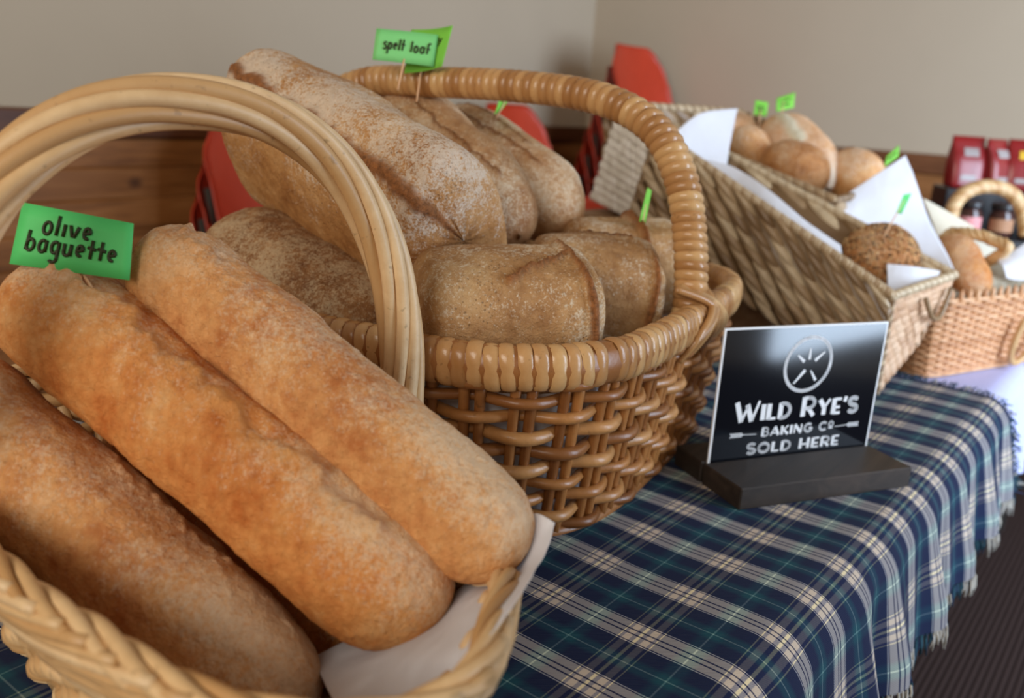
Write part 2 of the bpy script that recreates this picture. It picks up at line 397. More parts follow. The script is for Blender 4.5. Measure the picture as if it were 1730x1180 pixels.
# ------------------------------------------------------------------ table and cloths
MAT['tabletop'] = mat_wood('table_wood', (110, 80, 52), (140, 104, 70), (164, 126, 90), 0)
tb = thing('trestle_table', 'long table hidden under the tartan and lilac cloths', 'table', (1.2, .66, -T))
m = MB(); box(m, (1.2, .68, -.022), (3.5, .92, .03), bev=.004, tone=.3); m.build('tabletop', MAT['tabletop'], tb, smooth=False)
for lx in (-.45, 2.85):
    for ly in (.28, 1.08):
        m = MB(); tube(m, [(lx, ly, -.037), (lx, ly, -T)], .018, 10, tone=.5); m.build('leg', MAT['chrome'], tb)
PU, PV = .0778, .0860
def mat_plaid():
    m = NT('tartan_cotton'); uvn = m.n('ShaderNodeUVMap', uv_map='UVMap'); sx = m.n('ShaderNodeSeparateXYZ'); m.l(uvn.outputs[0], sx.inputs[0])
    fu = m.math('FRACT', m.math('ADD', m.math('DIVIDE', m.math('SUBTRACT', sx.outputs[0], .637), PU), 50.5))
    fv = m.math('FRACT', m.math('ADD', m.math('DIVIDE', m.math('SUBTRACT', sx.outputs[1], .190), PV), 50.5))
    navy = (.0068, .0135, .044, 1); green = (.008, .052, .072, 1); cream = (.43, .39, .33, 1); white = (.46, .45, .42, 1); line = (.13, .20, .20, 1); mid = (.007, .012, .05, 1)
    def prof(f, half):
        full = half+[(1-p, cc) for p, cc in half[::-1]]
        x = m.n('ShaderNodeValToRGB'); r = x.color_ramp; r.interpolation = 'LINEAR'
        while len(r.elements) < len(full): r.elements.new(.5)
        for e, (p, cc) in zip(r.elements, full): e.position = p; e.color = cc
        m.l(f, x.inputs[0]); return x.outputs[0]
    grey = (.135, .122, .118, 1); yel = (.22, .21, .14, 1)
    ground = [(0, line), (.006, line), (.010, green), (.06, green), (.13, navy)]
    # weft stripes: dashed pale edge, cream, a dark dashed pair in the middle; warp stripes: navy-edged grey with two broad navy lines
    hu = ground+[(.312, navy), (.315, white), (.325, white), (.328, mid), (.342, mid), (.345, cream), (.448, cream), (.452, mid), (.470, mid), (.474, cream)]
    hv = ground+[(.330, navy), (.333, yel), (.341, yel), (.344, mid), (.372, mid), (.376, grey), (.440, grey), (.444, mid), (.482, mid), (.487, yel)]
    cu = prof(fu, hu); cv = prof(fv, hv)
    # woven threads: weft shows a little more than warp; the twill is a fine diagonal
    tw = m.n('ShaderNodeTexWave', wave_type='BANDS', bands_direction='DIAGONAL'); tw.inputs['Scale'].default_value = 260; m.l(uvn.outputs[0], tw.inputs['Vector'])
    fac = m.math('ADD', .34, m.math('MULTIPLY', tw.outputs['Fac'], .14))
    col = m.mix(fac, cu, cv); both = m.mix(1.0, cu, cv, 'MULTIPLY'); both = m.mix(1.0, both, (4.6, 4.3, 4.0, 1), 'MULTIPLY'); col = m.mix(1.0, col, both, 'ADD')
    nz = m.noise(m.coord(), 900, 2)
    return m.done(col, .85, m.bump(m.math('ADD', tw.outputs['Fac'], nz), .2, .0006), .15, Sheen_Weight=.03)
MAT['plaid'] = mat_plaid()
MAT['lilac'] = mat_plain('lilac_cotton', (190, 194, 238), .85, .2, .03, 60, .1)
def cloth_section(yb, yr, rad, drop, n_top, n_drop):
    """arc-length profile across the table: back edge, flat top, rounded front edge, hanging drop"""
    P = []
    for y in np.linspace(yb, yr+rad, n_top): P.append((y, 0.0))
    for a in np.linspace(0, PI/2, 10)[1:]: P.append((yr+rad-rad*math.sin(a), -rad+rad*math.cos(a)))
    z0 = -rad
    for k in range(1, n_drop+1): P.append((yr, z0-(drop-rad)*k/n_drop))
    return np.array(P)
def cloth(name, x0, x1, nx, yb, yr, rad, drop, z, mat, fold, parent, wr=.0024, seed=3.0, cell=None):
    prof = cloth_section(yb, yr, rad, drop, 110, 40)
    L = np.r_[0, np.cumsum(np.linalg.norm(np.diff(prof, axis=0), axis=1))]
    xs = np.linspace(x0, x1, nx); Vv = []; UV = []
    yflat = yr+rad
    iflat = 109
    for x in xs:
        a = .5+.5*math.sin(x*2*PI/.155+1.2*math.sin(x*7.0)+seed); b = math.sin(x*2*PI/.083+seed*2+1.5*math.sin(x*5.1))
        for (y, zz), s in zip(prof, L):
            depth = max(0.0, -zz)
            g = min(1.0, depth/.13)
            yo = -fold*(g**1.1)*(a*1.1+.35*b)-.026*(depth/.2)
            xo = fold*.35*g*math.sin(x*2*PI/.155+2.2)
            wv = 0.0
            if depth < 1e-6:
                q = Vector((x*6+seed, y*9, .3)); q2 = Vector((x*2.2-y*5+seed, y*2+x*3.0, 4.1))
                wv = wr*(mnoise.noise(q)+1.3*mnoise.noise(q2))
                wv = max(wv, -.0014)
            Vv.append((x+xo, y+yo, z+zz+wv+.0014))
            UV.append((x, yflat-(s-L[iflat])))
    mb = MB(); mb.add(Vv, grid_faces(nx, len(prof)), .5); mb.uv = UV
    o = mb.build(name, mat, parent)
    md = o.modifiers.new('thickness', 'SOLIDIFY'); md.thickness = .0009; md.offset = -1
    return o, np.array(Vv).reshape(nx, len(prof), 3), xs
tc = thing('tartan_tablecloth', 'navy, green and cream tartan cloth with frayed edge over the table front', 'tablecloth', (.6, .6, 0))
clo, CV, cxs = cloth('cloth', -.42, 1.525, 420, 1.13, .172, .035, .152, .0015, MAT['plaid'], .016, tc)
lc = thing('lilac_tablecloth', 'plain lilac cloth under the far end of the tartan cloth', 'tablecloth', (2.0, .6, 0))
cloth('cloth', 1.2, 2.94, 160, 1.13, .182, .03, .172, -.0022, MAT['lilac'], .007, lc, wr=.0004, seed=1.0)
# frayed edges: tassels along the hem and along the far end
MAT['fray'] = mat_wicker('frayed_threads', (18, 34, 74), (24, 70, 82), (196, 190, 178), .9)
fr = MB(); r = random.Random(5)
hem = CV[:, -1, :]
for k in range(0, len(hem), 1):
    if hem[k][0] < .5: continue
    x = hem[k][0]; fu = ((cxs[k]-.637)/PU+50.5) % 1
    for q in range(2):
        l = r.uniform(.014, .03); p = hem[k]+np.array([r.uniform(-.002, .002), r.uniform(-.002, .001), .002]); sw = r.uniform(-.006, .006)
        pts = [p, p+np.array([sw*.4, -.002, -l*.5]), p+np.array([sw, r.uniform(-.004, .002), -l])]
        tube(fr, pts, [.0011, .0013, .0007], 4, tone=(.95 if .31 < fu < .69 else r.choice([.05, .3, .5])))
end = CV[-1]
for k in range(0, end.shape[0]-1):
    for q in range(2):
        p = end[k]+(end[k+1]-end[k])*r.random(); l = r.uniform(.012, .03)
        up = .002 if k < 112 else 0.0
        pts = [p+np.array([-.002, 0, up]), p+np.array([l*.5, r.uniform(-.004, .004), up+r.uniform(0, .003)]), p+np.array([l, r.uniform(-.01, .01)-(.004 if k > 112 else 0), r.uniform(-.001, .004) if k < 112 else r.uniform(-.012, .004)])]
        tube(fr, pts, [.0011, .0013, .0007], 4, tone=r.choice([.05, .3, .5, .5, .95]))
tag(fr.build('fringe', MAT['fray'], tc), None, kind='stuff')

# ------------------------------------------------------------------ bread
def loaf_geo(A, B, up, w, ht, hb, nl=150, nc=96, end=2.3, endfrac=None, mt=2.2, mb_=2.6, seed=1.0, lump=.004, fine=.0007, grooves=(), dips=(), bend=0.0, side=0.0, taper=0.0, wr=0.0):
    """a loaf from A to B. up: which way its crown points; w width; ht/hb height above/below the axis; mt/mb_ squareness of crown and sole"""
    A = np.asarray(A, float); B = np.asarray(B, float); ax = B-A; L = np.linalg.norm(ax); ax /= L
    up = np.asarray(up, float); up = nrm(up-ax*(up@ax)); rt = np.cross(ax, up)
    if endfrac is None: endfrac = min(.5, .62*w/L)
    ph = np.linspace(0, PI, nl); u = -np.cos(ph); lin = np.linspace(-1, 1, nl); u = .55*u+.45*lin
    th = np.linspace(0, 2*PI, nc, endpoint=False); c, s = np.cos(th), np.sin(th)
    m = np.where(s >= 0, mt, mb_); rr = (np.abs(c)**m+np.abs(s)**m)**(-1/m)
    X = w/2*rr*c; Y = np.where(s >= 0, ht, hb)*rr*s
    e = 2*endfrac; q = np.clip((np.abs(u)-(1-e))/e, 0, 1); sc = (1-q**end)**(1/end)
    sc = np.maximum(sc, .012)*(1+taper*u)
    P = (A+B)/2+np.outer(u*L/2, ax)
    P = P+np.outer(bend*(1-u*u), up)+np.outer(side*(1-u*u), rt)
    bl_ = np.clip((sc-.15)/.75, 0, 1)[:, None]; hm = (ht+hb)/2; Xr, Yr = w*.46*c, np.where(s >= 0, .5*(hm+ht), .5*(hm+hb))*s
    XX = Xr[None, :]*(1-bl_)+X[None, :]*bl_; YY = Yr[None, :]*(1-bl_)+Y[None, :]*bl_
    G = P[:, None, :]+sc[:, None, None]*(XX[:, :, None]*rt+YY[:, :, None]*up)
    def normals(G):
        du = np.gradient(G, axis=0); dv = (np.roll(G, -1, 1)-np.roll(G, 1, 1)); N = np.cross(dv, du); return N/(np.linalg.norm(N, axis=2)[:, :, None]+1e-12)
    N = normals(G); F = G.reshape(-1, 3); loc = F-(A+B)/2
    d = lump*fnoise(loc, 14, seed*3.1)+lump*.28*fnoise(loc, 34, seed*5.7)+fine*fnoise(loc, 110, seed*2.3)
    if wr > 0:
        wn = np.abs(fnoise(loc+.01*fnoise(loc, 30, seed)[:, None], 52, seed*1.7)); d -= wr*np.exp(-(wn/.09)**2)
    d = d.reshape(nl, nc); crumb = np.zeros((nl, nc)); R = np.sqrt(X**2+Y**2).mean()
    for (t0, t1, tha, thb, gw, gd, wob) in grooves:
        f = np.clip((u-t0)/(t1-t0), 0, 1); thc = np.radians(tha+(thb-tha)*f)
        wv = np.array([mnoise.noise(Vector((x*9+seed, .5, seed))) for x in u])*wob+np.array([mnoise.noise(Vector((x*30+seed, 4.5, seed))) for x in u])*wob*.35
        win = np.clip((u-t0)/.05+.5, 0, 1)*np.clip((t1-u)/.05+.5, 0, 1)
        dd = (th[None, :]-thc[:, None]+PI) % (2*PI)-PI; dd = dd*R+wv[:, None]
        g = np.exp(-(dd/gw)**2)*win[:, None]; d -= gd*g
        d += gd*.35*np.exp(-((dd-1.9*gw)/gw)**2)*win[:, None]
        crumb = np.maximum(crumb, np.exp(-(dd/(gw*1.15))**4)*win[:, None])
    for (t0, ta, rt_, ra, dep) in dips:
        dd = (th-np.radians(ta)+PI) % (2*PI)-PI
        d -= dep*np.exp(-((u-t0)/rt_)**2)[:, None]*np.exp(-(dd/np.radians(ra))**2)[None, :]
    G = G+N*(d*np.minimum(1, sc*1.15)[:, None]**1.5)[:, :, None]
    if crumb.any():
        rn = fnoise(G.reshape(-1, 3), 150, seed*4).reshape(nl, nc); G = G+N*(crumb*rn*.0022)[:, :, None]
    V = G.reshape(-1, 3); Fc = [f[::-1] for f in grid_faces(nl, nc, True)]
    Fc += [tuple(range(nc)), tuple(range((nl-1)*nc, nl*nc))[::-1]]
    top = np.broadcast_to(s[None, :], (nl, nc)).ravel()
    return V, Fc, top, crumb.ravel()
def bread(name, label, cat, mat, A, B, up, w, ht, hb, group=None, tone=.5, ck=1.0, **k):
    V, F, top, cr = loaf_geo(A, B, up, w, ht, hb, **k); cr = cr*ck
    mb = MB(); mb.add(V, F, tone); mb.attrs = {'top': top, 'crumb': cr}
    b = (np.asarray(A, float)+np.asarray(B, float))/2; b[2] = V[:, 2].min()
    return tag(mb.build(name, MAT[mat], base=b), label, cat, group)

# three olive baguettes in the near basket, and two below them
camdir = lambda p: nrm(np.array([0, 0, H])-np.asarray(p))
def bag(label, pa, pb, w, mat, upmix=.55, **k):
    A, B = at(*pa), at(*pb); c = camdir((A+B)/2)
    return bread('baguette', label, 'bread', mat, A, B, nrm(np.array([.30, -.25, 1.0])), w, w*.5, w*.47, 'olive baguettes in the near basket', ck=.3, nl=230, nc=150, wr=.0005, **k)
bag('fat olive baguette at the basket rim, nearest and lowest of the three', (-122, 640, .600), (515, 1232, .520), .081, 'bag', seed=2.1, lump=.0046, dips=((.30, 150, .10, 22, .008), (-.25, 60, .2, 14, .003)), grooves=((-.2, .5, 105, 118, .004, .0016, .012),))
bag('golden olive baguette in the middle, with the paper flag stuck in it', (38, 478, .625), (740, 1058, .530), .082, 'bag_gold', seed=5.3, lump=.0040, dips=((-.80, 130, .05, 40, .005), (.1, 75, .35, 14, .004)), grooves=((-.86, .72, 64, 52, .0065, .0042, .012),))
bag('floury olive baguette lying against the big bread basket', (252, 418, .635), (880, 950, .535), .0712, 'bag', seed=8.7, lump=.0038, dips=((-.75, 140, .08, 30, .004),), grooves=((-.95, -.6, 80, 60, .005, .0025, .02),))

bag('golden baguette in the lower layer, glimpsed between the lowest and the middle baguettes', (210, 720, .69), (612, 1128, .600), .075, 'bag_gold', seed=11.0)
bag('golden baguette in the lower layer, under the floury and the middle baguettes', (330, 600, .76), (790, 1040, .645), .075, 'bag_gold', seed=13.0)
# the loaves in the big basket
tin = bread('tin_loaf', 'tall floured tin loaf leaning over the others with the spelt flag', 'bread', 'tin', at(448, 202, 1.03), at(784, 408, .85), (-.52, -.05, .85), .130, .096, .082, None, nl=200, nc=150, end=5.0, endfrac=.16, mt=2.0, mb_=5.5, seed=3.3, lump=.0025, grooves=((-.9, 1.02, 66, 56, .0085, .005, .010),), dips=((-.2, 146, .5, 13, .009),))
bread('batard_loaf', 'scored batard loaf lying between the tall tin loaf and the rear batard', 'bread', 'batard', at(640, 172, 1.20), at(878, 398, .98), (-.45, -.1, .9), .115, .06, .055, None, nl=170, nc=120, seed=6.1, end=2.2, endfrac=.3, grooves=((-.9, .75, 82, 96, .0022, .003, .006), (-.95, .5, 58, 66, .0025, .0035, .006)))
bread('batard_loaf', 'batard loaf at the back of the bread basket, under the handle', 'bread', 'batard', at(745, 212, 1.31), at(968, 372, 1.11), (-.35, -.1, .93), .118, .055, .06, None, nl=170, nc=120, seed=9.4, end=2.2, endfrac=.34, grooves=((-.95, .6, 74, 90, .0025, .0035, .006), (-.9, .3, 112, 104, .0022, .003, .006)))
bread('floury_loaf', 'dark flour-mottled loaf beneath the tall tin loaf, by the wicker handle', 'bread', 'grey', at(384, 404, 1.02), at(655, 592, .86), (-.35, -.2, .9), .125, .055, .05, None, nl=150, nc=110, seed=4.4, end=2.6, endfrac=.3, lump=.004)
def smalltin(label, c, d, yaw_axis, l, w, h, up=(0, 0, 1), **k):
    C = at(c[0], c[1], d); a = nrm(yaw_axis)
    return bread('small_tin_loaf', label, 'bread', 'small', C-a*l/2, C+a*l/2, up, w, h*.5, h*.5, 'small tin loaves at the front of the bread basket', nl=150, nc=120, end=4.2, endfrac=.24, mt=2.9, mb_=4.5, **k)
smalltin('cracked brown tin loaf nearest the basket rim', (850, 538), .84, (.80, -.58, .02), .176, .125, .128, up=(-.25, -.1, 1), seed=1.9, lump=.0045, grooves=((-.15, .66, 58, 92, .0045, .006, .008), (.64, .84, 112, -40, .045, .0065, .03)))
smalltin('pale tin loaf second along the rim, right of the cracked one', (1002, 500), .99, (.72, -.68, .0), .145, .12, .125, up=(-.2, -.1, 1), seed=7.7, lump=.005, grooves=((.60, .80, -30, 60, .030, .004, .03), (-.3, .6, 128, 112, .003, .003, .006)))
smalltin('tin loaf farthest along the rim, under the basket handle', (1052, 448), 1.13, (.82, -.55, .0), .16, .12, .11, up=(-.1, -.1, 1), seed=3.9, lump=.005, grooves=((.0, .18, 20, 140, .045, .010, .02),))

# ------------------------------------------------------------------ wicker
def rod_wave(path, n_st, amp, phase, nper=6):
    pass
def wall_rows(mb, loopfn, rows, n_st, r, amp, k=6, per=6, tones=None, z_jit=.0):
    for i in range(rows):
        h = (i+.5)/rows; N = n_st*per; th = np.arange(N)/N
        C, Nn = loopfn(th, h); ph = np.cos(PI*(th*n_st+i))
        zj = z_jit*np.array([mnoise.noise(Vector((math.cos(t*2*PI)*4, math.sin(t*2*PI)*4, i*1.7))) for t in th])
        P = C+Nn*(amp*ph)[:, None]+np.stack([0*zj, 0*zj, zj], 1)
        tube(mb, P, r*RNG.uniform(.88, 1.1), k, True, up=(0, 0, 1))
def stakes(mb, loopfn, n_st, r, h0=0.0, h1=1.0, double=.0, k=6):
    hs = np.linspace(h0, h1, 9)
    for i in range(n_st):
        for q in ((-1, 1) if double else (0,)):
            P = []
            for h in hs:
                C, Nn = loopfn(np.array([(i+.0)/n_st+q*double]), h); P.append(C[0])
            tube(mb, P, r, k, tone=RNG.rand()*.6)
def superloop(cx, cy, yaw, a0, b0, a1, b1, z0, z1, ex=4.0, bulge=0.0, zfn=None):
    e1 = np.array([math.cos(yaw), math.sin(yaw)]); e2 = np.array([-e1[1], e1[0]])
    tt = np.linspace(0, 2*PI, 721); 
    def fn(th, h):
        a = a0+(a1-a0)*h+bulge*math.sin(PI*h); b = b0+(b1-b0)*h+bulge*math.sin(PI*h)
        c, s = np.cos(tt), np.sin(tt); m = (np.abs(c)**ex+np.abs(s)**ex)**(-1/ex)
        X, Y = a*m*c, b*m*s; L = np.r_[0, np.cumsum(np.hypot(np.diff(X), np.diff(Y)))]; L /= L[-1]
        th = np.asarray(th) % 1.0
        x, y = np.interp(th, L, X), np.interp(th, L, Y); dx, dy = np.interp((th+.002) % 1, L, X)-np.interp((th-.002) % 1, L, X), np.interp((th+.002) % 1, L, Y)-np.interp((th-.002) % 1, L, Y)
        n = np.stack([dy, -dx], 1); n /= np.linalg.norm(n, axis=1)[:, None]
        z = z0+(z1-z0)*h+(zfn(x, y)*h if zfn is not None else 0*x)
        P = np.outer(x, e1)+np.outer(y, e2)+np.array([cx, cy]); Nw = np.outer(n[:, 0], e1)+np.outer(n[:, 1], e2)
        return np.column_stack([P, np.broadcast_to(z, th.shape)]), np.column_stack([Nw, np.zeros(len(th))])
    return fn
def sheet_loop(mb, fn, h0, h1, nh=5, n=160, off=0.0):
    V = []
    for h in np.linspace(h0, h1, nh):
        C, Nn = fn(np.arange(n)/n, h); V.append(C+Nn*off)
    mb.add(np.concatenate(V), grid_faces(nh, n, True), .4)
def base_disc(mb, fn, h=0.02, n=80):
    C, Nn = fn(np.arange(n)/n, h); c = C.mean(0)
    mb.add(np.vstack([C, [c]]), [(i, (i+1) % n, n) for i in range(n)], .3)

# the big rectangular bread basket
YAW = math.radians(10); e1 = np.array([math.cos(YAW), math.sin(YAW), 0]); e2 = np.array([-e1[1], e1[0], 0])
def bl(u, v, z): return e1*u+e2*v+np.array([0, 0, z])
bc = bl(.920, .535, 0)
bfn = superloop(bc[0], bc[1], YAW, .262, .258, .308, .285, .006, .180, 4.2)
bb = thing('bread_basket', 'big rectangular cane basket of loaves with wrapped rim and tall wrapped handle', 'basket', (bc[0], bc[1], 0))
m = MB(); NS = 46
wall_rows(m, bfn, 10, NS, .0060, .0078, 7, 7, z_jit=.003); m.build('woven_wall', MAT['rattan'], bb)
m = MB(); stakes(m, bfn, NS, .0052, -.02, 1.0, .0035, 7); m.build('stakes', MAT['rattan'], bb)
m = MB(); base_disc(m, bfn, .05); C, Nn = bfn(np.arange(200)/200, .0); tube(m, C, .007, 6, True, up=(0, 0, 1)); m.build('base', MAT['rattan'], bb)
# wrapped rim: a core with cane straps bound round it
C, Nn = bfn(np.arange(400)/400, 1.0); C = C+np.array([0, 0, .006])
rp, rl = resample(C, 158, True); Tn, Nr, Br = frames(rp, True, (0, 0, 1))
m = MB(); tube(m, rp, .014, 10, True, up=(0, 0, 1), flat=1.45, tone=.2); m.build('rim_core', MAT['rattan'], bb)
m = MB(); rr = random.Random(9)
for i in range(158):
    t = Tn[i]; n = Nr[i]; b = np.cross(t, n)
    if rr.random() < .04: continue
    ring_wrap(m, rp[i]+t*rr.uniform(-.0006, .0006)+np.array([0, 0, rr.uniform(-.001, .001)]), t, n, b, .0125, .0190, rl/158*rr.uniform(.88, 1.06), .0019, 22, rr.uniform(-.0012, .0012)+.0015, sq=2.6)
m.build('rim_binding', MAT['rattan_rim'], bb)
hp = spline([bl(.935, .266, .165), bl(.935, .262, .20), bl(.936, .268, .26), bl(.936, .286, .33), bl(.937, .322, .383), bl(.938, .385, .411), bl(.94, .48, .420), bl(.94, .60, .420), bl(.94, .71, .415), bl(.94, .775, .38), bl(.94, .80, .30), bl(.94, .808, .20), bl(.94, .805, .165)], 260)
hp, hl = resample(hp, 300)
m = MB(); tube(m, hp, .0145, 10, tone=.3, up=e1); hd = m.build('handle', MAT['core'], bb)
m = MB(); nw = int(hl/.0108); wp, _ = resample(hp[8:-8], nw); Tn, Nr, Br = frames(wp, False, e1)
for i in range(nw):
    ring_wrap(m, wp[i], Tn[i], Nr[i], Br[i], .0150, .0160, .0118, .0034, 18, rr.uniform(.003, .005), sq=2.8)
m.build('handle_binding', MAT['rattan_rim'], hd)
for v0, sg in ((.256, 1), (.815, -1)):      # the binding that ties the handle foot to the rim
    m = MB()
    for k in range(5):
        q = .012*(k-2)
        P = spline([bl((.936)-.030+q*.4, v0+.012*sg, .222), bl((.936)+q*.3, v0-.020*sg, .205), bl((.936)+.028+q, v0-.022*sg, .178), bl((.936)+.036+q, v0-.006*sg, .150)], 20); tube(m, P, .0042, 6)
        P = spline([bl((.936)+.030-q*.4, v0+.012*sg, .222), bl((.936)-q*.3, v0-.021*sg, .203), bl((.936)-.026-q, v0-.022*sg, .178), bl((.936)-.034-q, v0-.006*sg, .150)], 20); tube(m, P, .0042, 6)
    m.build('handle_tie', MAT['rattan_rim'], hd)
m = MB(); sheet_loop(m, bfn, .03, .86, 8, 160, -.016); lin = m.build('paper_liner', MAT['paper'], base=(bc[0], bc[1], .01))
tag(lin, 'white paper lining inside the big cane bread basket', 'paper')

# the oval willow basket in front
ow = thing('willow_basket', 'pale willow basket of baguettes with a thick twisted hoop handle', 'basket', (.34, .50, 0))
RIM = np.array([(.356, .262, .133), (.314, .238, .140), (.288, .222, .142), (.260, .216, .142), (.227, .226, .142), (.195, .264, .142), (.180, .312, .142), (.175, .374, .142), (.172, .419, .142), (.172, .484, .147), (.173, .560, .155), (.195, .650, .147), (.240, .730, .142), (.310, .780, .142), (.390, .780, .142), (.450, .725, .142), (.482, .650, .145), (.502, .560, .155), (.494, .490, .160), (.464, .430, .148), (.436, .374, .126), (.406, .320, .116), (.384, .287, .121)])
RIM3 = spline(RIM, 400, True); RIM3, _ = resample(RIM3, 400, True)
rc = RIM3.mean(0)
def ofn(th, h):
    k = (np.asarray(th) % 1)*400; i0 = k.astype(int) % 400; f = (k-k.astype(int))[:, None]; R_ = RIM3[i0]*(1-f)+RIM3[(i0+1) % 400]*f
    sc = .62+.38*h
    P = rc+(R_-rc)*sc; P[:, 2] = .006+(R_[:, 2]-.006)*h
    D = RIM3[(i0+2) % 400]-RIM3[(i0-2) % 400]; n = np.column_stack([D[:, 1], -D[:, 0], np.zeros(len(D))]); n /= np.linalg.norm(n, axis=1)[:, None]
    if n[0]@(P[0]-rc) < 0: n = -n
    return P, n
m = MB(); wall_rows(m, ofn, 10, 52, .0062, .0055, 7, 7); m.build('woven_wall', MAT['willow'], ow)
m = MB(); stakes(m, ofn, 52, .005, 0, 1.0, 0, 6); m.build('stakes', MAT['willow'], ow)
m = MB(); base_disc(m, ofn, .02); m.build('base', MAT['willow'], ow)
m = MB(); Tn, Nr, Br = frames(RIM3, True, (0, 0, 1)); th = np.arange(400)/400
for k in range(5):                              # plaited border: rods wound round the edge at a shallow angle
    a = 2*PI*k/5+2*PI*8*th; rad = .0064
    P = RIM3+Nr*(rad*np.cos(a)*.95)[:, None]+Br*(rad*np.sin(a)*1.15)[:, None]+np.array([0, 0, .002])
    tube(m, P, .0038*RNG.uniform(.9, 1.1), 7, True, up=(0, 0, 1))
for k in range(64):                             # slanting rods turned down over the border
    i = int(k*400/64); P = []
    for q, (dz, off) in enumerate(((.004, .005), (-.004, .0085), (-.016, .0095), (-.032, .009), (-.050, .006), (-.070, .001))):
        j = (i+q*13) % 400; C, Nn = ofn(np.array([j/400]), max(0, 1+dz/.142)); P.append(C[0]+Nn[0]*off+np.array([0, 0, dz if dz > 0 else 0]))
    tube(m, spline(P, 16), .0034*RNG.uniform(.9, 1.15), 6)
m.build('plaited_border', MAT['willow'], ow)
m = MB(); HP = []
for a in np.linspace(-.15, PI+.15, 160):
    ca = math.copysign(abs(math.cos(a))**.9, math.cos(a)); sa = math.copysign(abs(math.sin(a))**.9, math.sin(a))
    HP.append((.3385-.1665*ca, .525+.033*ca, .155+.234*sa))
HP = np.array(HP); Tn, Nr, Br = frames(HP, False, (0, 1, 0.02)); tt = np.linspace(0, 1, 160)
for k in range(8):
    a = 2*PI*k/8+2*PI*1.25*tt; rad = .0122
    P = HP+Nr*(rad*np.cos(a))[:, None]+Br*(rad*1.1*np.sin(a))[:, None]; tube(m, P, .0056*RNG.uniform(.92, 1.1), 8, up=(0, 1, .02))
tube(m, HP, .0095, 7, up=(0, 1, .02), tone=.3)
m.build('handle', MAT['willow'], ow)

# ------------------------------------------------------------------ lettering drawn as strokes
def arc(cx, cy, rx, ry, a0, a1, n=12): return [(cx+rx*math.cos(math.radians(a)), cy+ry*math.sin(math.radians(a))) for a in np.linspace(a0, a1, n)]
# capitals: (width, [(stroke width factor, points)]) in a box of height 1
CAP = {
 'W': (1.05, [(1.35, [(.03, 1), (.30, 0)]), (.7, [(.30, 0), (.54, .80)]), (1.35, [(.50, .85), (.76, 0)]), (.7, [(.76, 0), (1.02, 1)])]),
 'I': (.22, [(1.35, [(.11, 1), (.11, 0)])]),
 'L': (.55, [(1.35, [(.11, 1), (.11, 0)]), (.7, [(.11, .06), (.52, .06)])]),
 'D': (.72, [(1.35, [(.11, 1), (.11, 0)]), (.9, [(.11, .95), (.28, .95)]+arc(.28, .5, .36, .45, 90, -90)+[(.11, .05)])]),
 'R': (.70, [(1.35, [(.11, 1), (.11, 0)]), (.9, [(.11, .95), (.32, .95)]+arc(.34, .68, .26, .27, 90, -90)+[(.11, .40)]), (1.1, [(.34, .42), (.62, 0)])]),
 'Y': (.72, [(1.2, [(.06, 1), (.36, .46)]), (.7, [(.66, 1), (.36, .46)]), (1.3, [(.36, .48), (.36, 0)])]),
 'E': (.56, [(1.35, [(.11, 1), (.11, 0)]), (.7, [(.11, .95), (.53, .95)]), (.7, [(.11, .42), (.48, .42)]), (.7, [(.11, .05), (.53, .05)])]),
 "'": (.2, [(1.0, [(.13, 1.08), (.07, .74)])]),
 'S': (.62, [(1.1, arc(.31, .73, .23, .22, 25, 270)+arc(.31, .26, .24, .22, 90, -155))]),
 'B': (.64, [(1.35, [(.11, 1), (.11, 0)]), (.8, [(.11, .95), (.28, .95)]+arc(.30, .74, .22, .21, 90, -90)+[(.11, .52)]), (.8, [(.11, .52), (.30, .52)]+arc(.32, .28, .25, .24, 90, -90)+[(.11, .05)])]),
 'A': (.78, [(.7, [(.05, 0), (.38, 1)]), (1.35, [(.38, 1), (.72, 0)]), (.6, [(.18, .28), (.58, .28)])]),
 'K': (.68, [(1.35, [(.11, 1), (.11, 0)]), (.7, [(.62, 1), (.14, .42)]), (1.2, [(.26, .54), (.64, 0)])]),
 'N': (.78, [(.8, [(.09, 0), (.09, 1)]), (1.35, [(.09, 1), (.67, 0)]), (.8, [(.67, 0), (.67, 1)])]),
 'G': (.78, [(1.0, arc(.41, .5, .33, .45, 50, 330)+[(.70, .45), (.45, .45)])]),
 'C': (.72, [(1.0, arc(.40, .5, .33, .45, 48, 312))]),
 'O': (.84, [(1.1, arc(.42, .5, .34, .45, 0, 360, 24))]),
 'H': (.74, [(1.3, [(.11, 1), (.11, 0)]), (1.3, [(.63, 1), (.63, 0)]), (.7, [(.11, .42), (.63, .42)])]),
 'o': (.50, [(.8, arc(.25, .68, .18, .27, 0, 360, 20)), (.6, [(.06, .24), (.44, .24)])]),
 ' ': (.36, []),
}
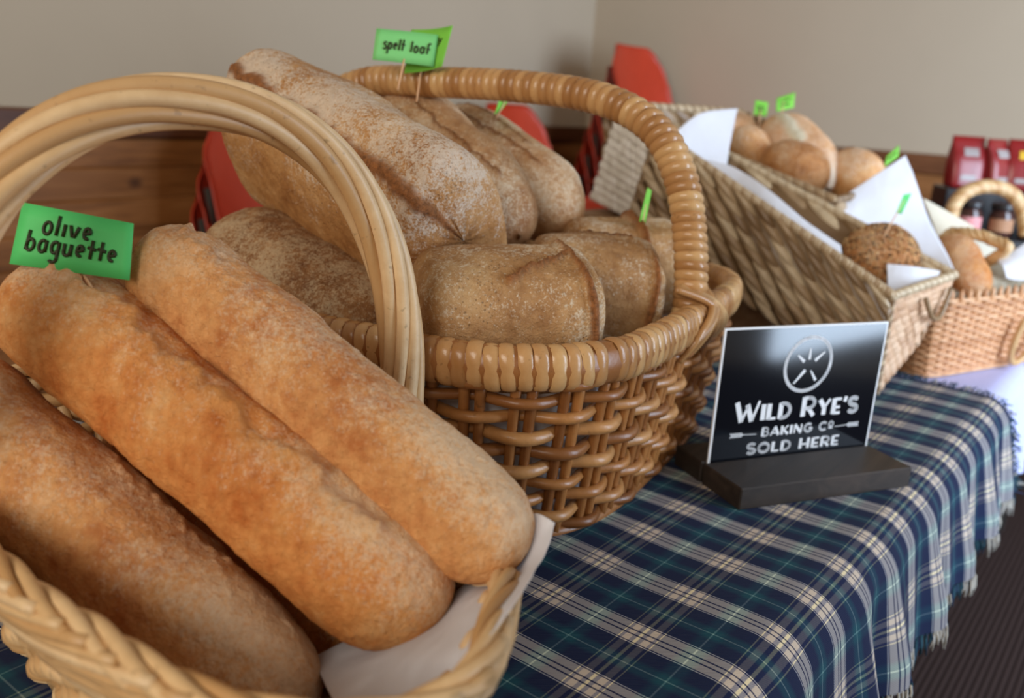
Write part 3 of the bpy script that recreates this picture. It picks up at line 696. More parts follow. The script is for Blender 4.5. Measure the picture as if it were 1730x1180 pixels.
LOW = {
 'o': (.56, [arc(.28, .30, .20, .29, 80, 450, 18)]), 'l': (.22, [[(.12, .98), (.10, .0)]]), 'i': (.24, [[(.13, .62), (.11, .0)]]),
 'v': (.56, [[(.04, .62), (.26, .02), (.50, .60)]]), 'e': (.54, [[(.08, .30), (.42, .38)]+arc(.27, .34, .17, .26, 10, 300, 14)]),
 'b': (.58, [[(.10, 1.0), (.08, .02)], arc(.28, .29, .21, .28, 170, -170, 18)]), 'a': (.58, [arc(.28, .30, .20, .29, 60, 330, 16), [(.47, .62), (.47, .02)]]),
 'g': (.58, [arc(.28, .32, .20, .28, 60, 330, 16), [(.48, .62), (.48, -.22)]+arc(.28, -.24, .20, .18, 0, -150, 10)]), 'u': (.58, [[(.07, .60), (.08, .22)]+arc(.26, .20, .18, .19, 180, 350, 10)+[(.46, .60)], [(.46, .60), (.48, .0)]]),
 't': (.42, [[(.22, .98), (.20, .0)], [(.0, .58), (.46, .50)]]), 's': (.46, [arc(.26, .50, .16, .15, 40, 250, 10)+arc(.24, .18, .18, .18, 80, -150, 10)]),
 'p': (.56, [[(.10, .62), (.06, -.42)], arc(.28, .32, .20, .28, 170, -160, 16)]), 'f': (.44, [arc(.32, .80, .14, .16, 40, 180, 8)+[(.16, .0)], [(.02, .44), (.42, .44)]]),
 'n': (.54, [[(.08, .62), (.08, .0)], [(.08, .40)]+arc(.27, .40, .18, .20, 170, 0, 10)+[(.46, .0)]]), 'y': (.52, [[(.06, .62), (.26, .08)], [(.46, .62), (.14, -.42)]]), 'r': (.4, [[(.08, .62), (.08, 0)], [(.08, .38)]+arc(.25, .42, .16, .18, 165, 40, 8)]), ' ': (.45, []),
}
def text_strokes(txt, font, x, y, hgt, gap=.08, first=None, xs=1.0, slope=0.0):
    out = []; cx = x
    for k, ch in enumerate(txt):
        h = hgt*(first if (first and (k == 0 or txt[k-1] == ' ')) else 1.0)
        w, st = font[ch]
        for s in st:
            f, pts = s if font is CAP else (1.0, s)
            out.append((f, [(cx+px*h*xs, y+py*h+slope*(cx-x)) for px, py in pts]))
        cx += (w+gap)*h*xs
    return out, cx-x
def ribbon(mb, strokes, width, fn, off):
    """flat pen strokes laid on a surface; fn maps 2-D to the surface point and its outward normal"""
    for f, pts in strokes:
        P = np.array(pts, float); hw = width*f/2
        for a, b in zip(P[:-1], P[1:]):
            d = b-a; L = np.linalg.norm(d)
            if L < 1e-9: continue
            n_ = np.array([-d[1], d[0]])/L*hw; q = [a+n_, a-n_, b-n_, b+n_]; V = []
            for p in q: s, nn = fn(p[0], p[1]); V.append(s+nn*off)
            mb.add(V, [(0, 1, 2, 3)], .5)
        for p in P[1:-1] if len(P) > 2 else []:
            V = []
            for a in np.linspace(0, 2*PI, 8, endpoint=False): s, nn = fn(p[0]+hw*math.cos(a), p[1]+hw*math.sin(a)); V.append(s+nn*off)
            mb.add(V, [tuple(range(8))], .5)

# ------------------------------------------------------------------ the shop sign
MAT['black'] = mat_plain('gloss_black_print', (14, 16, 22), .09, .6, .05, 10)
MAT['whiteprint'] = mat_plain('white_print', (226, 228, 232), .4, .4, .01, 10)
MAT['signwood'] = mat_wood('dark_stained_block', (34, 27, 22), (48, 39, 33), (64, 52, 44), 0, .55)
sx_ = np.array([.868, -.497, 0]); sb_ = np.array([.497, .868, 0]); s0 = np.array([.833, .316, .0022])
sg = thing('table_sign', 'black sign with white egg logo in a dark wooden block stand', 'sign', (.95, .32, .0022))
RB = np.array([sx_, sb_, [0, 0, 1]])
m = MB(); box(m, s0+sx_*.119+sb_*.035+np.array([0, 0, .0125]), (.238, .070, .025), RB, bev=.0015, tone=.2); m.build('front_block', MAT['signwood'], sg, smooth=False)
m = MB(); box(m, s0+sx_*.119+sb_*.1005+np.array([0, 0, .0125]), (.238, .053, .025), RB, bev=.0015, tone=.3); m.build('rear_block', MAT['signwood'], sg, smooth=False)
px_ = np.array([.866, -.5, 0]); pn_ = np.array([-.5, -.866, 0]); p0 = np.array([.875, .375, .023]); pw, phh = .230, .159
m = MB(); box(m, p0+px_*pw/2+np.array([0, 0, (phh-.018)/2])-pn_*.0012, (pw, .0024, phh+.018), np.array([px_, -pn_, [0, 0, 1]]), tone=.5); panel = m.build('panel', MAT['whiteprint'], sg, smooth=False)
def onpanel(x, y): return p0+px_*x+np.array([0, 0, y]), pn_
def rect(mb, x0, y0, x1, y1, off):
    V = [onpanel(*q)[0]+pn_*off for q in ((x0, y0), (x1, y0), (x1, y1), (x0, y1))]; mb.add(V, [(0, 1, 2, 3)], .5)
m = MB(); rect(m, .0024, -.015, pw-.0024, phh-.0022, .0002); m.build('printed_face', MAT['black'], panel, smooth=False)
def line_text(name, txt, x0, x1, y, h, width, first=None, gap=.10):
    st, w0 = text_strokes(txt, CAP, 0, 0, h, gap, first); k = (x1-x0)/w0
    st = [(f, [(x0+px*k, y+py) for px, py in pts]) for f, pts in st]
    mb = MB(); ribbon(mb, st, width, onpanel, .0005); return tag(mb.build(name, MAT['whiteprint'], panel, smooth=False), None)
line_text('shop_name', "WILD RYE'S", .028, .207, .049, .0192, .0047, 1.24)
line_text('trade_line', 'BAKING Co', .068, .174, .0290, .0108, .0026, 1.0)
line_text('notice_line', 'SOLD HERE', .050, .186, .0088, .0122, .0031, 1.06)
st = []
for k in range(33):
    pass
egg = []
for a in np.linspace(0, 2*PI, 49):
    r_ = .0322*(1+.10*math.sin(a-.7)+.03*math.cos(2*(a-.9))); egg.append((.122+r_*math.cos(a)*1.0, .1105+r_*math.sin(a)*.98))
st.append((1.0, egg))
def petal(cx, cy, ang, r0, r1, w0, w1):
    c, s = math.cos(math.radians(ang)), math.sin(math.radians(ang)); n = 5
    return [((w0+(w1-w0)*k/n), [(cx+c*(r0+(r1-r0)*k/n), cy+s*(r0+(r1-r0)*k/n)), (cx+c*(r0+(r1-r0)*(k+1)/n), cy+s*(r0+(r1-r0)*(k+1)/n))]) for k in range(n)]
for ang, r0, r1, w0, w1 in ((92, .008, .021, .9, .35), (38, .010, .026, .95, .4), (-54, .007, .022, .45, .9), (-132, .006, .027, 1.0, .45), (142, .009, .022, .95, .35)): st += petal(.121, .1105, ang, r0, r1, w0, w1)
m = MB(); ribbon(m, st, .0040, onpanel, .0005); m.build('logo', MAT['whiteprint'], panel, smooth=False)
for sgn, cx in ((-1, .044), (1, .191)):
    st = [(.6, [(cx-sgn*.017+0*sgn, .0325), (cx+sgn*.004, .0335)])]
    for k in range(6):
        x = cx+sgn*(.002+.0028*k)
        for up in (-1, 1): st.append((1.0, [(x, .0333), (x+sgn*.003, .0333+up*.0026)]))
    m = MB(); ribbon(m, st, .0012, onpanel, .0005); m.build('wheat_sprig', MAT['whiteprint'], panel, smooth=False)

# ------------------------------------------------------------------ flags on sticks
def quad_patch(c, bend=0.0):
    c = [np.asarray(p, float) for p in c]                 # tl, tr, br, bl
    nn = nrm(np.cross(c[1]-c[0], c[3]-c[0])); nn = -nn if nn@(np.array([0, 0, H])-c[0]) < 0 else nn
    def fn(u, v):                                         # u to the right 0..1, v upward 0..1
        p = (c[3]*(1-u)+c[2]*u)*(1-v)+(c[0]*(1-u)+c[1]*u)*v
        return p+nn*bend*math.sin(PI*u), nn
    return fn
def flag(label, foot, top, quad, cmat, lines=(), pen=.035, bend=.0015, group='green paper flags on sticks', backtext=None):
    f, t_ = np.asarray(foot), np.asarray(top); o = thing('label_flag', label, 'label', f, group)
    m = MB(); tube(m, [f, (f+t_)/2, t_], .0011, 8, tone=.5); m.build('stick', MAT['stick'], o)
    fn = quad_patch(quad, bend); m = MB(); V = [fn(u, v)[0] for v in np.linspace(0, 1, 5) for u in np.linspace(0, 1, 13)]
    m.add(V, grid_faces(5, 13), .5); card = m.build('paper_flag', cmat, o); md = card.modifiers.new('thickness', 'SOLIDIFY'); md.thickness = .0003; md.offset = 0
    m = MB(); any_ = False
    asp = np.linalg.norm(np.asarray(quad[1])-quad[0])/np.linalg.norm(np.asarray(quad[3])-quad[0])
    for (txt, u0, u1, v, h) in lines:
        if isinstance(txt, str):
            st, w0 = text_strokes(txt, LOW, 0, 0, 1.0, .14); k = (u1-u0)/w0
            st = [(1.0, [(u0+x*k+.012*y, v+y*h) for x, y in pts]) for _, pts in st]
        else: st = [(1.0, [(u0+x*(u1-u0), v+y*h) for x, y in pts]) for pts in txt]
        hw = pen
        for _, pts in st:
            P = np.array(pts); 
            if len(P) > 2: Q = spline(np.column_stack([P, 0*P[:, 0]]), len(P)*2)[:, :2]
            else: Q = P
            W3 = np.array([fn(a, b)[0]+fn(a, b)[1]*.0006 for a, b in Q])
            tube(m, W3, hw, 6, tone=.5, up=fn(.5, .5)[1], flat=1.0)
            any_ = True
    if any_: m.build('handwriting', MAT['ink'], card)
    return o
scr = lambda s: [[(x/9, .5+.5*math.sin(x*2.3+s)*(.6+.4*math.sin(x*1.1+s))) for x in range(10)]]
d = .588
flag('large green flag reading olive baguette, stuck in the golden middle baguette', at(170, 514, .576), at(140, 462, d+.003), [at(38, 342, d), at(226, 378, d), at(219, 474, d), at(16, 446, d)], MAT['card'],
     [('olive', .22, .68, .56, .34), ('baguette', .10, .90, .26, .33)], pen=.0012)
d = 1.02
flag('pale green flag reading spelt loaf, above the tall tin loaf', at(672, 152, d), at(683, 100, d+.004), [at(636, 48, d), at(740, 59, d+.01), at(733, 113, d+.01), at(629, 101, d)], MAT['card_pale'],
     [('spelt', .14, .50, .38, .34), ('loaf', .58, .92, .36, .34)], pen=.00105)
d = 1.045
flag('curled green flag half hidden behind the spelt flag', at(704, 172, 1.035), at(712, 112, d+.004), [at(695, 50, d), at(765, 43, d-.02), at(747, 112, d-.02), at(683, 124, d)], MAT['card_lime'],
     [('rrny', .38, .82, .62, .18)], pen=.0008, bend=-.004)
d = 1.19
flag('narrow green flag seen edge-on in the rear batard loaf', at(838, 200, d), at(853, 172, d), [at(849, 153, d-.015), at(870, 154, d+.02), at(848, 186, d+.02), at(835, 194, d-.015)], MAT['card_lime'], [(scr(1), .2, .8, .45, .2)], pen=.0006, bend=0)
d = 1.09
flag('thin green flag edge-on in the farthest small tin loaf', at(1084, 382, d), at(1091, 345, d), [at(1094, 317, d-.01), at(1101, 322, d+.015), at(1090, 378, d+.015), at(1080, 374, d-.01)], MAT['card_lime'], bend=0)
d = 1.80
flag('small square lime flag on a stick at the left of the rolls', at(1282, 215, 1.79), at(1285, 185, d), [at(1276, 169, d), at(1298, 173, d), at(1295, 197, d), at(1273, 194, d)], MAT['card_lime'], [(scr(2), .2, .8, .5, .22), (scr(4), .2, .8, .3, .2)], pen=.0009, bend=0)
flag('larger lime flag standing above the big white-scored roll', at(1318, 210, 1.80), at(1324, 172, d), [at(1312, 166, d), at(1343, 156, d), at(1341, 182, d), at(1311, 189, d)], MAT['card_lime'], [(scr(3), .15, .85, .55, .22), (scr(5), .2, .7, .25, .2)], pen=.0009, bend=0)
d = 1.63
flag('lime flag slanting behind the tall sheet of white paper', at(1490, 296, d+.02), at(1506, 262, d), [at(1498, 264, d), at(1519, 245, d), at(1518, 264, d), at(1494, 282, d)], MAT['card_lime'], [(scr(6), .2, .8, .4, .22)], pen=.0008, bend=0)
d = 1.40
flag('mint green flag edge-on, on a long stick in the seeded bun', at(1492, 402, 1.38), at(1528, 338, d), [at(1527, 329, d-.01), at(1540, 327, d+.015), at(1523, 362, d+.015), at(1514, 360, d-.01)], MAT['card'], bend=0)

# ------------------------------------------------------------------ woven seagrass baskets
def bil(c, u, v): return (c[0]*(1-u)+c[1]*u)*(1-v)+(c[3]*(1-u)+c[2]*u)*v
def leaf_wall(mb, c, rows, cols, lw=1.5, ww=1.45, hgt=.0055, slant=.5, out=None, na=9, nb=5):
    """overlapping leaf-shaped strips laid in staggered rows over the quad tl, tr, br, bl"""
    c = [np.asarray(p, float) for p in c]; nn = nrm(np.cross(c[1]-c[0], c[3]-c[0]))
    if out is not None and nn@np.asarray(out) < 0: nn = -nn
    A = np.linspace(-1, 1, na); B = np.linspace(-1, 1, nb); Fq = grid_faces(na, nb)
    for i in range(rows):
        for j in range(-1, cols+1):
            u0 = (j+.5+(.5 if i % 2 else 0)+RNG.uniform(-.06, .06))/cols; v0 = (i+.5+RNG.uniform(-.06, .06))/rows
            L = lw/cols*RNG.uniform(.9, 1.1)/2; Wd = ww/rows*RNG.uniform(.85, 1.1)/2; V = []
            if u0 < -.01 or u0 > 1.01: continue
            for a in A:
                for b in B:
                    wdt = Wd*max(.04, (1-abs(a)**2.2))**.75
                    u = u0+a*L; v = v0+b*wdt+slant*a*Wd*1.3
                    u = min(max(u, -.004), 1.004); v = min(max(v, 0), 1)
                    V.append(bil(c, u, v)+nn*(hgt*math.sqrt(max(0, 1-a*a*.96))*(1-.75*b*b)+.0006+.0012*a))
            mb.add(V, Fq)
def panel_quad(mb, c, th, out):
    c = [np.asarray(p, float) for p in c]; o = nrm(out)*th; V = c+[p-o for p in c]
    mb.add(V, [(0, 1, 2, 3), (7, 6, 5, 4), (0, 4, 5, 1), (1, 5, 6, 2), (2, 6, 7, 3), (3, 7, 4, 0)], 0.0)
def rim_plait(mb, pts, r=.007, closed=False, turns=40, k=3):
    P, L = resample(pts, int(12+len(pts)*2+turns*9), closed); Tn, N, B = frames(P, closed)
    t = np.linspace(0, 1, len(P), endpoint=not closed)
    for q in range(k):
        a = 2*PI*q/k+2*PI*turns*t; tube(mb, P+N*(np.cos(a)*r*.6)[:, None]+B*(np.sin(a)*r*.6)[:, None], r*.72, 6, closed)
V3 = lambda *a: np.array(a, float)
P0, P1, D_, E_, C_ = V3(1.36, .33, .163), V3(1.36, .749, .369), V3(1.50, .91, .413), V3(1.535, .90, .412), V3(1.529, .286, .183)
P0b, P1b, Db, Eb, Cb = V3(1.385, .335, .004), V3(1.385, .80, .215), V3(1.52, .97, .225), V3(1.54, .95, .225), V3(1.45, .305, .078)
sgb = thing('seagrass_basket', 'long grey seagrass basket tipped towards the table front, with seeded bun and paper', 'basket', (1.42, .45, .004))
oX, oB, oF, oR = V3(-1, 0, 0), V3(-.75, .66, 0), V3(0, -1, -.2), V3(1, 0, 0)
m = MB(); leaf_wall(m, [P1, P0, P0b, P1b], 9, 11, out=oX, slant=.8, lw=1.32, ww=1.2, hgt=.011); panel_quad(m, [P1, P0, P0b, P1b], .004, oX); m.build('long_side', MAT['seagrass'], sgb)
m = MB(); leaf_wall(m, [D_, P1, P1b, Db], 12, 8, out=oB, slant=.3, lw=1.5, ww=1.35, hgt=.006); panel_quad(m, [D_, P1, P1b, Db], .004, oB); m.build('lit_end', MAT['seagrass_lit'], sgb)
m = MB(); leaf_wall(m, [P0, C_, Cb, P0b], 11, 7, out=oF, slant=.35, lw=1.4, ww=1.5, hgt=.004); panel_quad(m, [P0, C_, Cb, P0b], .004, oF); m.build('front_end', MAT['seagrass_pink_lit'], sgb)
m = MB(); leaf_wall(m, [E_, C_, Cb, Eb], 7, 10, out=-oR, slant=.95, lw=1.5, ww=1.25, hgt=.008); panel_quad(m, [E_, C_, Cb, Eb], .004, -oR); m.build('far_side', MAT['seagrass'], sgb)
m = MB(); panel_quad(m, [P0b, Cb, Eb, P1b], .004, V3(0, 0, -1)); m.build('bottom', MAT['seagrass'], sgb)
m = MB(); rim_plait(m, [P0, P1], .0065, False, 24); rim_plait(m, [P1, D_], .006, False, 14); rim_plait(m, [D_, E_], .005, False, 3); rim_plait(m, [E_, C_], .006, False, 34); rim_plait(m, [C_, P0], .006, False, 10); rim_plait(m, [P1, P1b], .005, False, 9); rim_plait(m, [P0, P0b], .004, False, 9)
m.build('rim', MAT['seagrass'], sgb)
m = MB()
hs = spline([V3(1.43, .300, .155), V3(1.45, .290, .125), V3(1.475, .284, .125), V3(1.50, .281, .165)], 24); tube(m, hs, .004, 7, tone=.2); m.build('end_handle', MAT['seagrass'], sgb)
# second tipped basket behind, with rolls
q0, q1, q2, q3 = V3(1.565, .50, .275), V3(1.565, .985, .413), V3(1.87, .83, .413), V3(1.865, .46, .30)
b0, b1, b2, b3 = V3(1.58, .52, .12), V3(1.58, .98, .23), V3(1.85, .82, .23), V3(1.85, .48, .12)
rb = thing('seagrass_basket', 'second brown seagrass basket behind the grey one, heaped with rolls', 'basket', (1.7, .7, .12))
for nm_, qd, o_, r_, c_ in (('long_side', (q1, q0, b0, b1), -oR, 6, 12), ('back_end', (q1, q2, b2, b1), V3(-.4, -.9, 0), 6, 10), ('far_side', (q2, q3, b3, b2), -oR, 6, 12), ('front_end', (q0, q3, b3, b0), oF, 6, 9)):
    m = MB(); leaf_wall(m, qd, r_, int(c_*.8), out=o_, slant=.95, lw=1.5, ww=1.25, hgt=.007); panel_quad(m, qd, .004, o_); m.build(nm_, MAT['seagrass'], rb)
m = MB(); panel_quad(m, [b0, b3, b2, b1], .004, V3(0, 0, -1)); m.build('bottom', MAT['seagrass'], rb)
m = MB(); rim_plait(m, [q0, q1], .006, False, 24); rim_plait(m, [q1, q2], .007, False, 16); rim_plait(m, [q2, q3], .006, False, 20); rim_plait(m, [q3, q0], .006, False, 14); m.build('rim', MAT['seagrass'], rb)
MAT['crate'] = mat_wood('crate_board', (120, 86, 54), (150, 112, 74), (170, 134, 96), 0)
for nm_, lab, lo, hi in (('wooden_riser', 'wooden riser box propping up the back of the grey seagrass basket', (1.41, .80, .002), (1.55, .96, .208)), ('wooden_riser', 'wooden riser box under the basket of rolls', (1.60, .56, .002), (1.84, .80, .118))):
    lo, hi = V3(*lo), V3(*hi); m = MB(); box(m, (lo+hi)/2, hi-lo, bev=.003, tone=.4); c_ = (lo+hi)/2; c_[2] = lo[2]; tag(m.build(nm_, MAT['crate'], base=c_, smooth=False), lab, 'box')
# rolls
def roll(label, pa, pb, w, ht, hb, mat='roll', up=(-.3, -.1, 1), **k):
    return bread('bread_roll', label, 'bread', mat, at(*pa), at(*pb), up, w, ht, hb, 'rolls in the second seagrass basket', nl=70, nc=64, **{**dict(end=2.1, endfrac=.5, lump=.004), **k})
MAT['roll_white'] = mat_bread('white_scored_roll_crust', (206, 146, 96), (226, 180, 136), (236, 208, 174), flour=(240, 232, 218), fl=.7, fl_lo=.44, fl_hi=.7, pores=0, wrinkle=.12, crumb=(248, 240, 214))
roll('largest roll, torpedo shaped with a white scored split, standing highest', (1298, 212, 1.86), (1402, 318, 1.70), .125, .066, .06, 'roll_white', up=(-.7, -.25, .7), seed=2.2, grooves=((-.75, .3, 96, 80, .012, .003, .004),))
roll('brown floury roll in front of the largest roll, against the near wall', (1288, 268, 1.72), (1398, 306, 1.64), .105, .055, .05, 'rollbrown', seed=4.9)
roll('round golden roll apart at the low end of the roll basket', (1394, 296, 1.74), (1494, 306, 1.72), .115, .058, .055, 'roll', seed=6.6, grooves=((-.9, -.2, 120, 100, .005, .003, .004),))
roll('small golden roll at the left, low behind the near wall', (1222, 252, 1.78), (1300, 262, 1.72), .085, .05, .04, 'roll', seed=8.2)
roll('pale dusty roll at the far left, partly behind white paper', (1196, 236, 1.90), (1284, 236, 1.84), .10, .055, .05, 'roll_white', seed=9.9)
# the seeded bun
def seeded_bun():
    A, B = at(1415, 446, 1.46), at(1556, 440, 1.42); t = thing('seeded_bun', 'round bun crusted with grain and seeds in the grey seagrass basket', 'bread', (A+B)/2-np.array([0, 0, .05]))
    V, F, top, cr = loaf_geo(A, B, (-.2, -.3, 1), .125, .06, .05, nl=90, nc=80, end=2.1, endfrac=.5, lump=.004, seed=3.3)
    m = MB(); m.add(V, F, .5); m.attrs = {'top': top, 'crumb': cr}; m.build('bun', MAT['rollbrown'], t)
    m = MB(); rr = np.random.RandomState(3); ctr = (A+B)/2
    for k in rr.choice(len(V), 2600): 
        p = V[k]; n_ = nrm(p-ctr); a = nrm(rr.normal(size=3)); a = nrm(a-n_*(a@n_)); b_ = np.cross(n_, a); l = rr.uniform(.0018, .0036); w_ = l*.6
        if n_[2] < -.3: continue
        Vs = [p+a*l, p+b_*w_, p-a*l, p-b_*w_, p+n_*.0022]; m.add(Vs, [(0, 1, 4), (1, 2, 4), (2, 3, 4), (3, 0, 4)], rr.choice([0., .1, .5, .8, .95]))
    sd = m.build('seeds', MAT['seeds'], t, smooth=False); sd['kind'] = 'stuff'
MAT['seeds'] = mat_wicker('mixed_seeds', (52, 32, 18), (170, 112, 56), (230, 196, 140), .6)
seeded_bun()
# ------------------------------------------------------------------ sheets of paper
def sheet(name, label, ctrl, mat='paper', n=(40, 26), wr=.0015, seed=1.0, cat='paper', group=None):
    G = np.array([[at(*p) if len(p) == 3 and p[2] > 0.3 and p[0] > 3 else np.array(p, float) for p in row] for row in ctrl])
    R1 = np.array([spline(G[:, j], n[0]) for j in range(G.shape[1])]); R2 = np.array([spline(R1[:, i], n[1]) for i in range(n[0])])
    V = R2.reshape(-1, 3); V = V+np.outer(wr*fnoise(V, 28, seed)+wr*.6*fnoise(V, 70, seed+2), nrm(np.array([-.6, -.6, .4])))
    m = MB(); m.add(V, grid_faces(n[0], n[1]), .5); b = V.mean(0); b[2] = V[:, 2].min()
    o = m.build(name, MAT[mat], base=b); md = o.modifiers.new('thickness', 'SOLIDIFY'); md.thickness = .0003; md.offset = 0
    return tag(o, label, cat, group)
sheet('paper_liner', 'crumpled white paper tucked into the near end of the willow basket', [
    [(882, 884, .560), (906, 868, .548), (938, 884, .530)], [(876, 930, .565), (895, 938, .535), (920, 938, .505)], [(852, 972, .57), (868, 980, .52), (892, 985, .466)],
    [(784, 990, .56), (815, 1022, .49), (847, 1054, .430)], [(716, 1042, .56), (752, 1080, .48), (804, 1100, .420)], [(604, 1075, .555), (652, 1126, .50), (734, 1164, .448)], [(530, 1110, .55), (560, 1175, .50), (620, 1235, .460)]], wr=.0055, n=(80, 40))
sheet('paper_sheet', 'strip of white paper lining the long side of the grey seagrass basket', [
    [(1180, 268, 1.50), (1184, 300, 1.50), (1186, 330, 1.52)], [(1238, 282, 1.485), (1240, 320, 1.475), (1240, 350, 1.49)], [(1300, 322, 1.45), (1304, 360, 1.435), (1306, 395, 1.45)], [(1365, 376, 1.42), (1372, 405, 1.405), (1376, 440, 1.42)], [(1420, 414, 1.40), (1424, 440, 1.385), (1428, 470, 1.40)]], wr=.001)
sheet('paper_sheet', 'white paper peak standing at the back of the grey seagrass basket', [
    [(1126, 240, 1.53), (1122, 262, 1.52), (1122, 290, 1.52)], [(1180, 193, 1.56), (1178, 240, 1.55), (1178, 290, 1.54)], [(1246, 183, 1.60), (1234, 240, 1.575), (1226, 290, 1.55)]], wr=.001)
sheet('paper_sheet', 'tall curled sheet of white paper behind the seeded bun', [
    [(1400, 348, 1.56), (1462, 307, 1.57), (1530, 262, 1.58)], [(1392, 372, 1.545), (1458, 335, 1.56), (1545, 300, 1.575)], [(1404, 400, 1.53), (1440, 396, 1.545), (1572, 375, 1.565)], [(1440, 440, 1.51), (1520, 440, 1.55), (1612, 456, 1.50)], [(1450, 480, 1.50), (1530, 490, 1.50), (1600, 486, 1.45)]], wr=.0012)
sheet('paper_sheet', 'crumpled white paper at the middle of the grey seagrass basket', [
    [(1352, 352, 1.55), (1385, 340, 1.56), (1432, 336, 1.565)], [(1356, 378, 1.52), (1392, 366, 1.53), (1438, 366, 1.55)], [(1395, 405, 1.49), (1415, 402, 1.505), (1444, 400, 1.53)], [(1410, 430, 1.46), (1430, 430, 1.48), (1450, 430, 1.52)]], wr=.004, seed=5)
sheet('paper_sheet', 'small folded flap of white paper in front of the seeded bun', [
    [(1498, 446, 1.365), (1540, 450, 1.362), (1588, 458, 1.375)], [(1499, 470, 1.36), (1540, 474, 1.357), (1582, 474, 1.375)], [(1500, 505, 1.355), (1540, 500, 1.36), (1572, 490, 1.375)]], wr=.0006)

# ------------------------------------------------------------------ fine willow basket with hoop handles on the front
fY = math.radians(-20.5); f1 = V3(math.cos(fY), math.sin(fY), 0); f2 = V3(-f1[1], f1[0], 0)
fo = V3(1.53, .300, 0)
def fl(u, v, z): return fo+f1*u+f2*v+V3(0, 0, z)
fcen = fl(.21, .085, 0)
ffn = superloop(fcen[0], fcen[1], fY, .20, .080, .222, .100, .006, .142, 9.0)
fw = thing('willow_tray', 'fine pinkish willow basket with peg-topped sides and hoop handles, at the table edge', 'basket', (fcen[0], fcen[1], 0))
m = MB(); NSf = 56; wall_rows(m, ffn, 24, NSf, .0032, .0030, 6, 4); m.build('woven_wall', MAT['pinkwillow'], fw)
m = MB(); stakes(m, ffn, NSf, .0036, 0, 1.0, 0, 6)
m.build('stakes', MAT['pinkwillow'], fw)
m = MB()
for i in range(NSf):
    C, Nn = ffn(np.array([i/NSf]), 1.0); tube(m, [C[0]-V3(0, 0, .012), C[0]+V3(0, 0, .008), C[0]+V3(0, 0, .016)], [.0044, .0042, .0012], 6)
m.build('peg_tops', MAT['pinkwillow'], fw)
m = MB(); base_disc(m, ffn, .02); m.build('base', MAT['pinkwillow'], fw)
m = MB()
for dz in (0, .005): C, Nn = ffn(np.arange(160)/160, 0.0); tube(m, C+V3(0, 0, dz), .0042, 6, True, up=(0, 0, 1))
m.build('base_border', MAT['pinkwillow'], fw)
def front(u, z): # just outside of the front wall
    return fl(u, -.004-.021*(z/.142)-.010, z)
for pts in ([(.250, .140), (.262, .128), (.268, .095), (.285, .062), (.31, .056), (.335, .066)], [(.215, .098), (.208, .060), (.214, .028), (.236, .014), (.262, .026), (.285, .060), (.292, .085)]):
    m = MB(); tube(m, spline([front(*p) for p in pts], 40), .0058, 8); m.build('hoop_handle', MAT['willow'], fw)
bread('flat_loaf', 'flat grey-floured loaf in the fine willow basket', 'bread', 'flat', fl(.12, .07, .125), fl(.42, .06, .125), (-.2, -.2, 1), .135, .05, .04, None, nl=90, nc=72, end=2.3, endfrac=.4, seed=5.5)
bread('brown_loaf', 'brown crusty loaf standing at the left end of the fine willow basket', 'bread', 'bag_gold', at(1598, 404, 1.61), at(1650, 512, 1.53), (-.5, .1, 1), .080, .042, .042, None, nl=80, nc=64, end=2.2, endfrac=.4, seed=7.5)
m = MB(); P = spline([fl(.13, .155, .125), at(1597, 402, 1.62), at(1618, 394, 1.60), at(1648, 396, 1.575), at(1676, 406, 1.56), at(1697, 424, 1.545), fl(.255, .145, .125)], 60)
rim_plait(m, P, .0085, False, 9, 4); m.build('twisted_handle', MAT['willow'], fw)
sheet('paper_liner', 'cream paper sheet standing behind the loaves in the fine willow basket', [
    [(1558, 334, 1.66), (1620, 368, 1.655), (1690, 412, 1.65), (1740, 446, 1.64)], [(1572, 370, 1.655), (1630, 410, 1.64), (1700, 445, 1.63), (1745, 470, 1.62)], [(1590, 425, 1.65), (1640, 460, 1.63), (1700, 490, 1.61), (1750, 510, 1.60)]], 'cream', wr=.0008)
sheet('paper_sheet', 'translucent white paper at the right edge of the fine willow basket', [
    [(1684, 442, 1.55), (1712, 424, 1.56), (1745, 402, 1.57)], [(1694, 450, 1.535), (1716, 444, 1.54), (1748, 436, 1.55)], [(1700, 470, 1.53), (1720, 474, 1.53), (1750, 474, 1.53)]], wr=.001)

# ------------------------------------------------------------------ far end of the table: small handled basket, jars and coffee bags
hb_ = thing('round_basket', 'small round willow basket with arched twisted handle, beside the jars', 'basket', (2.12, .36, 0))
hfn = superloop(2.12, .36, 0, .10, .10, .13, .12, .005, .15, 2.0)
m = MB(); wall_rows(m, hfn, 12, 30, .005, .004, 6, 5); m.build('woven_wall', MAT['willow'], hb_)
m = MB(); base_disc(m, hfn, .03); m.build('base', MAT['willow'], hb_)
m = MB(); C, Nn = hfn(np.arange(120)/120, 1.0); rim_plait(m, C, .010, True, 18, 4); m.build('rim', MAT['willow'], hb_)
m = MB(); P = spline([at(1606, 372, 1.92), at(1610, 352, 1.92), at(1622, 333, 1.92), at(1642, 320, 1.92), at(1668, 315, 1.92), at(1696, 320, 1.92), at(1716, 335, 1.92), at(1729, 360, 1.92), at(1734, 395, 1.92)], 80)
rim_plait(m, P, .012, False, 7, 6); m.build('handle', MAT['willow'], hb_)
MAT['foil'] = mat_plain('red_foil', (128, 24, 26), .3, .6, .12, 30, .2); MAT['foil_dark'] = mat_plain('dark_foil', (40, 24, 24), .3, .5, .1, 30)
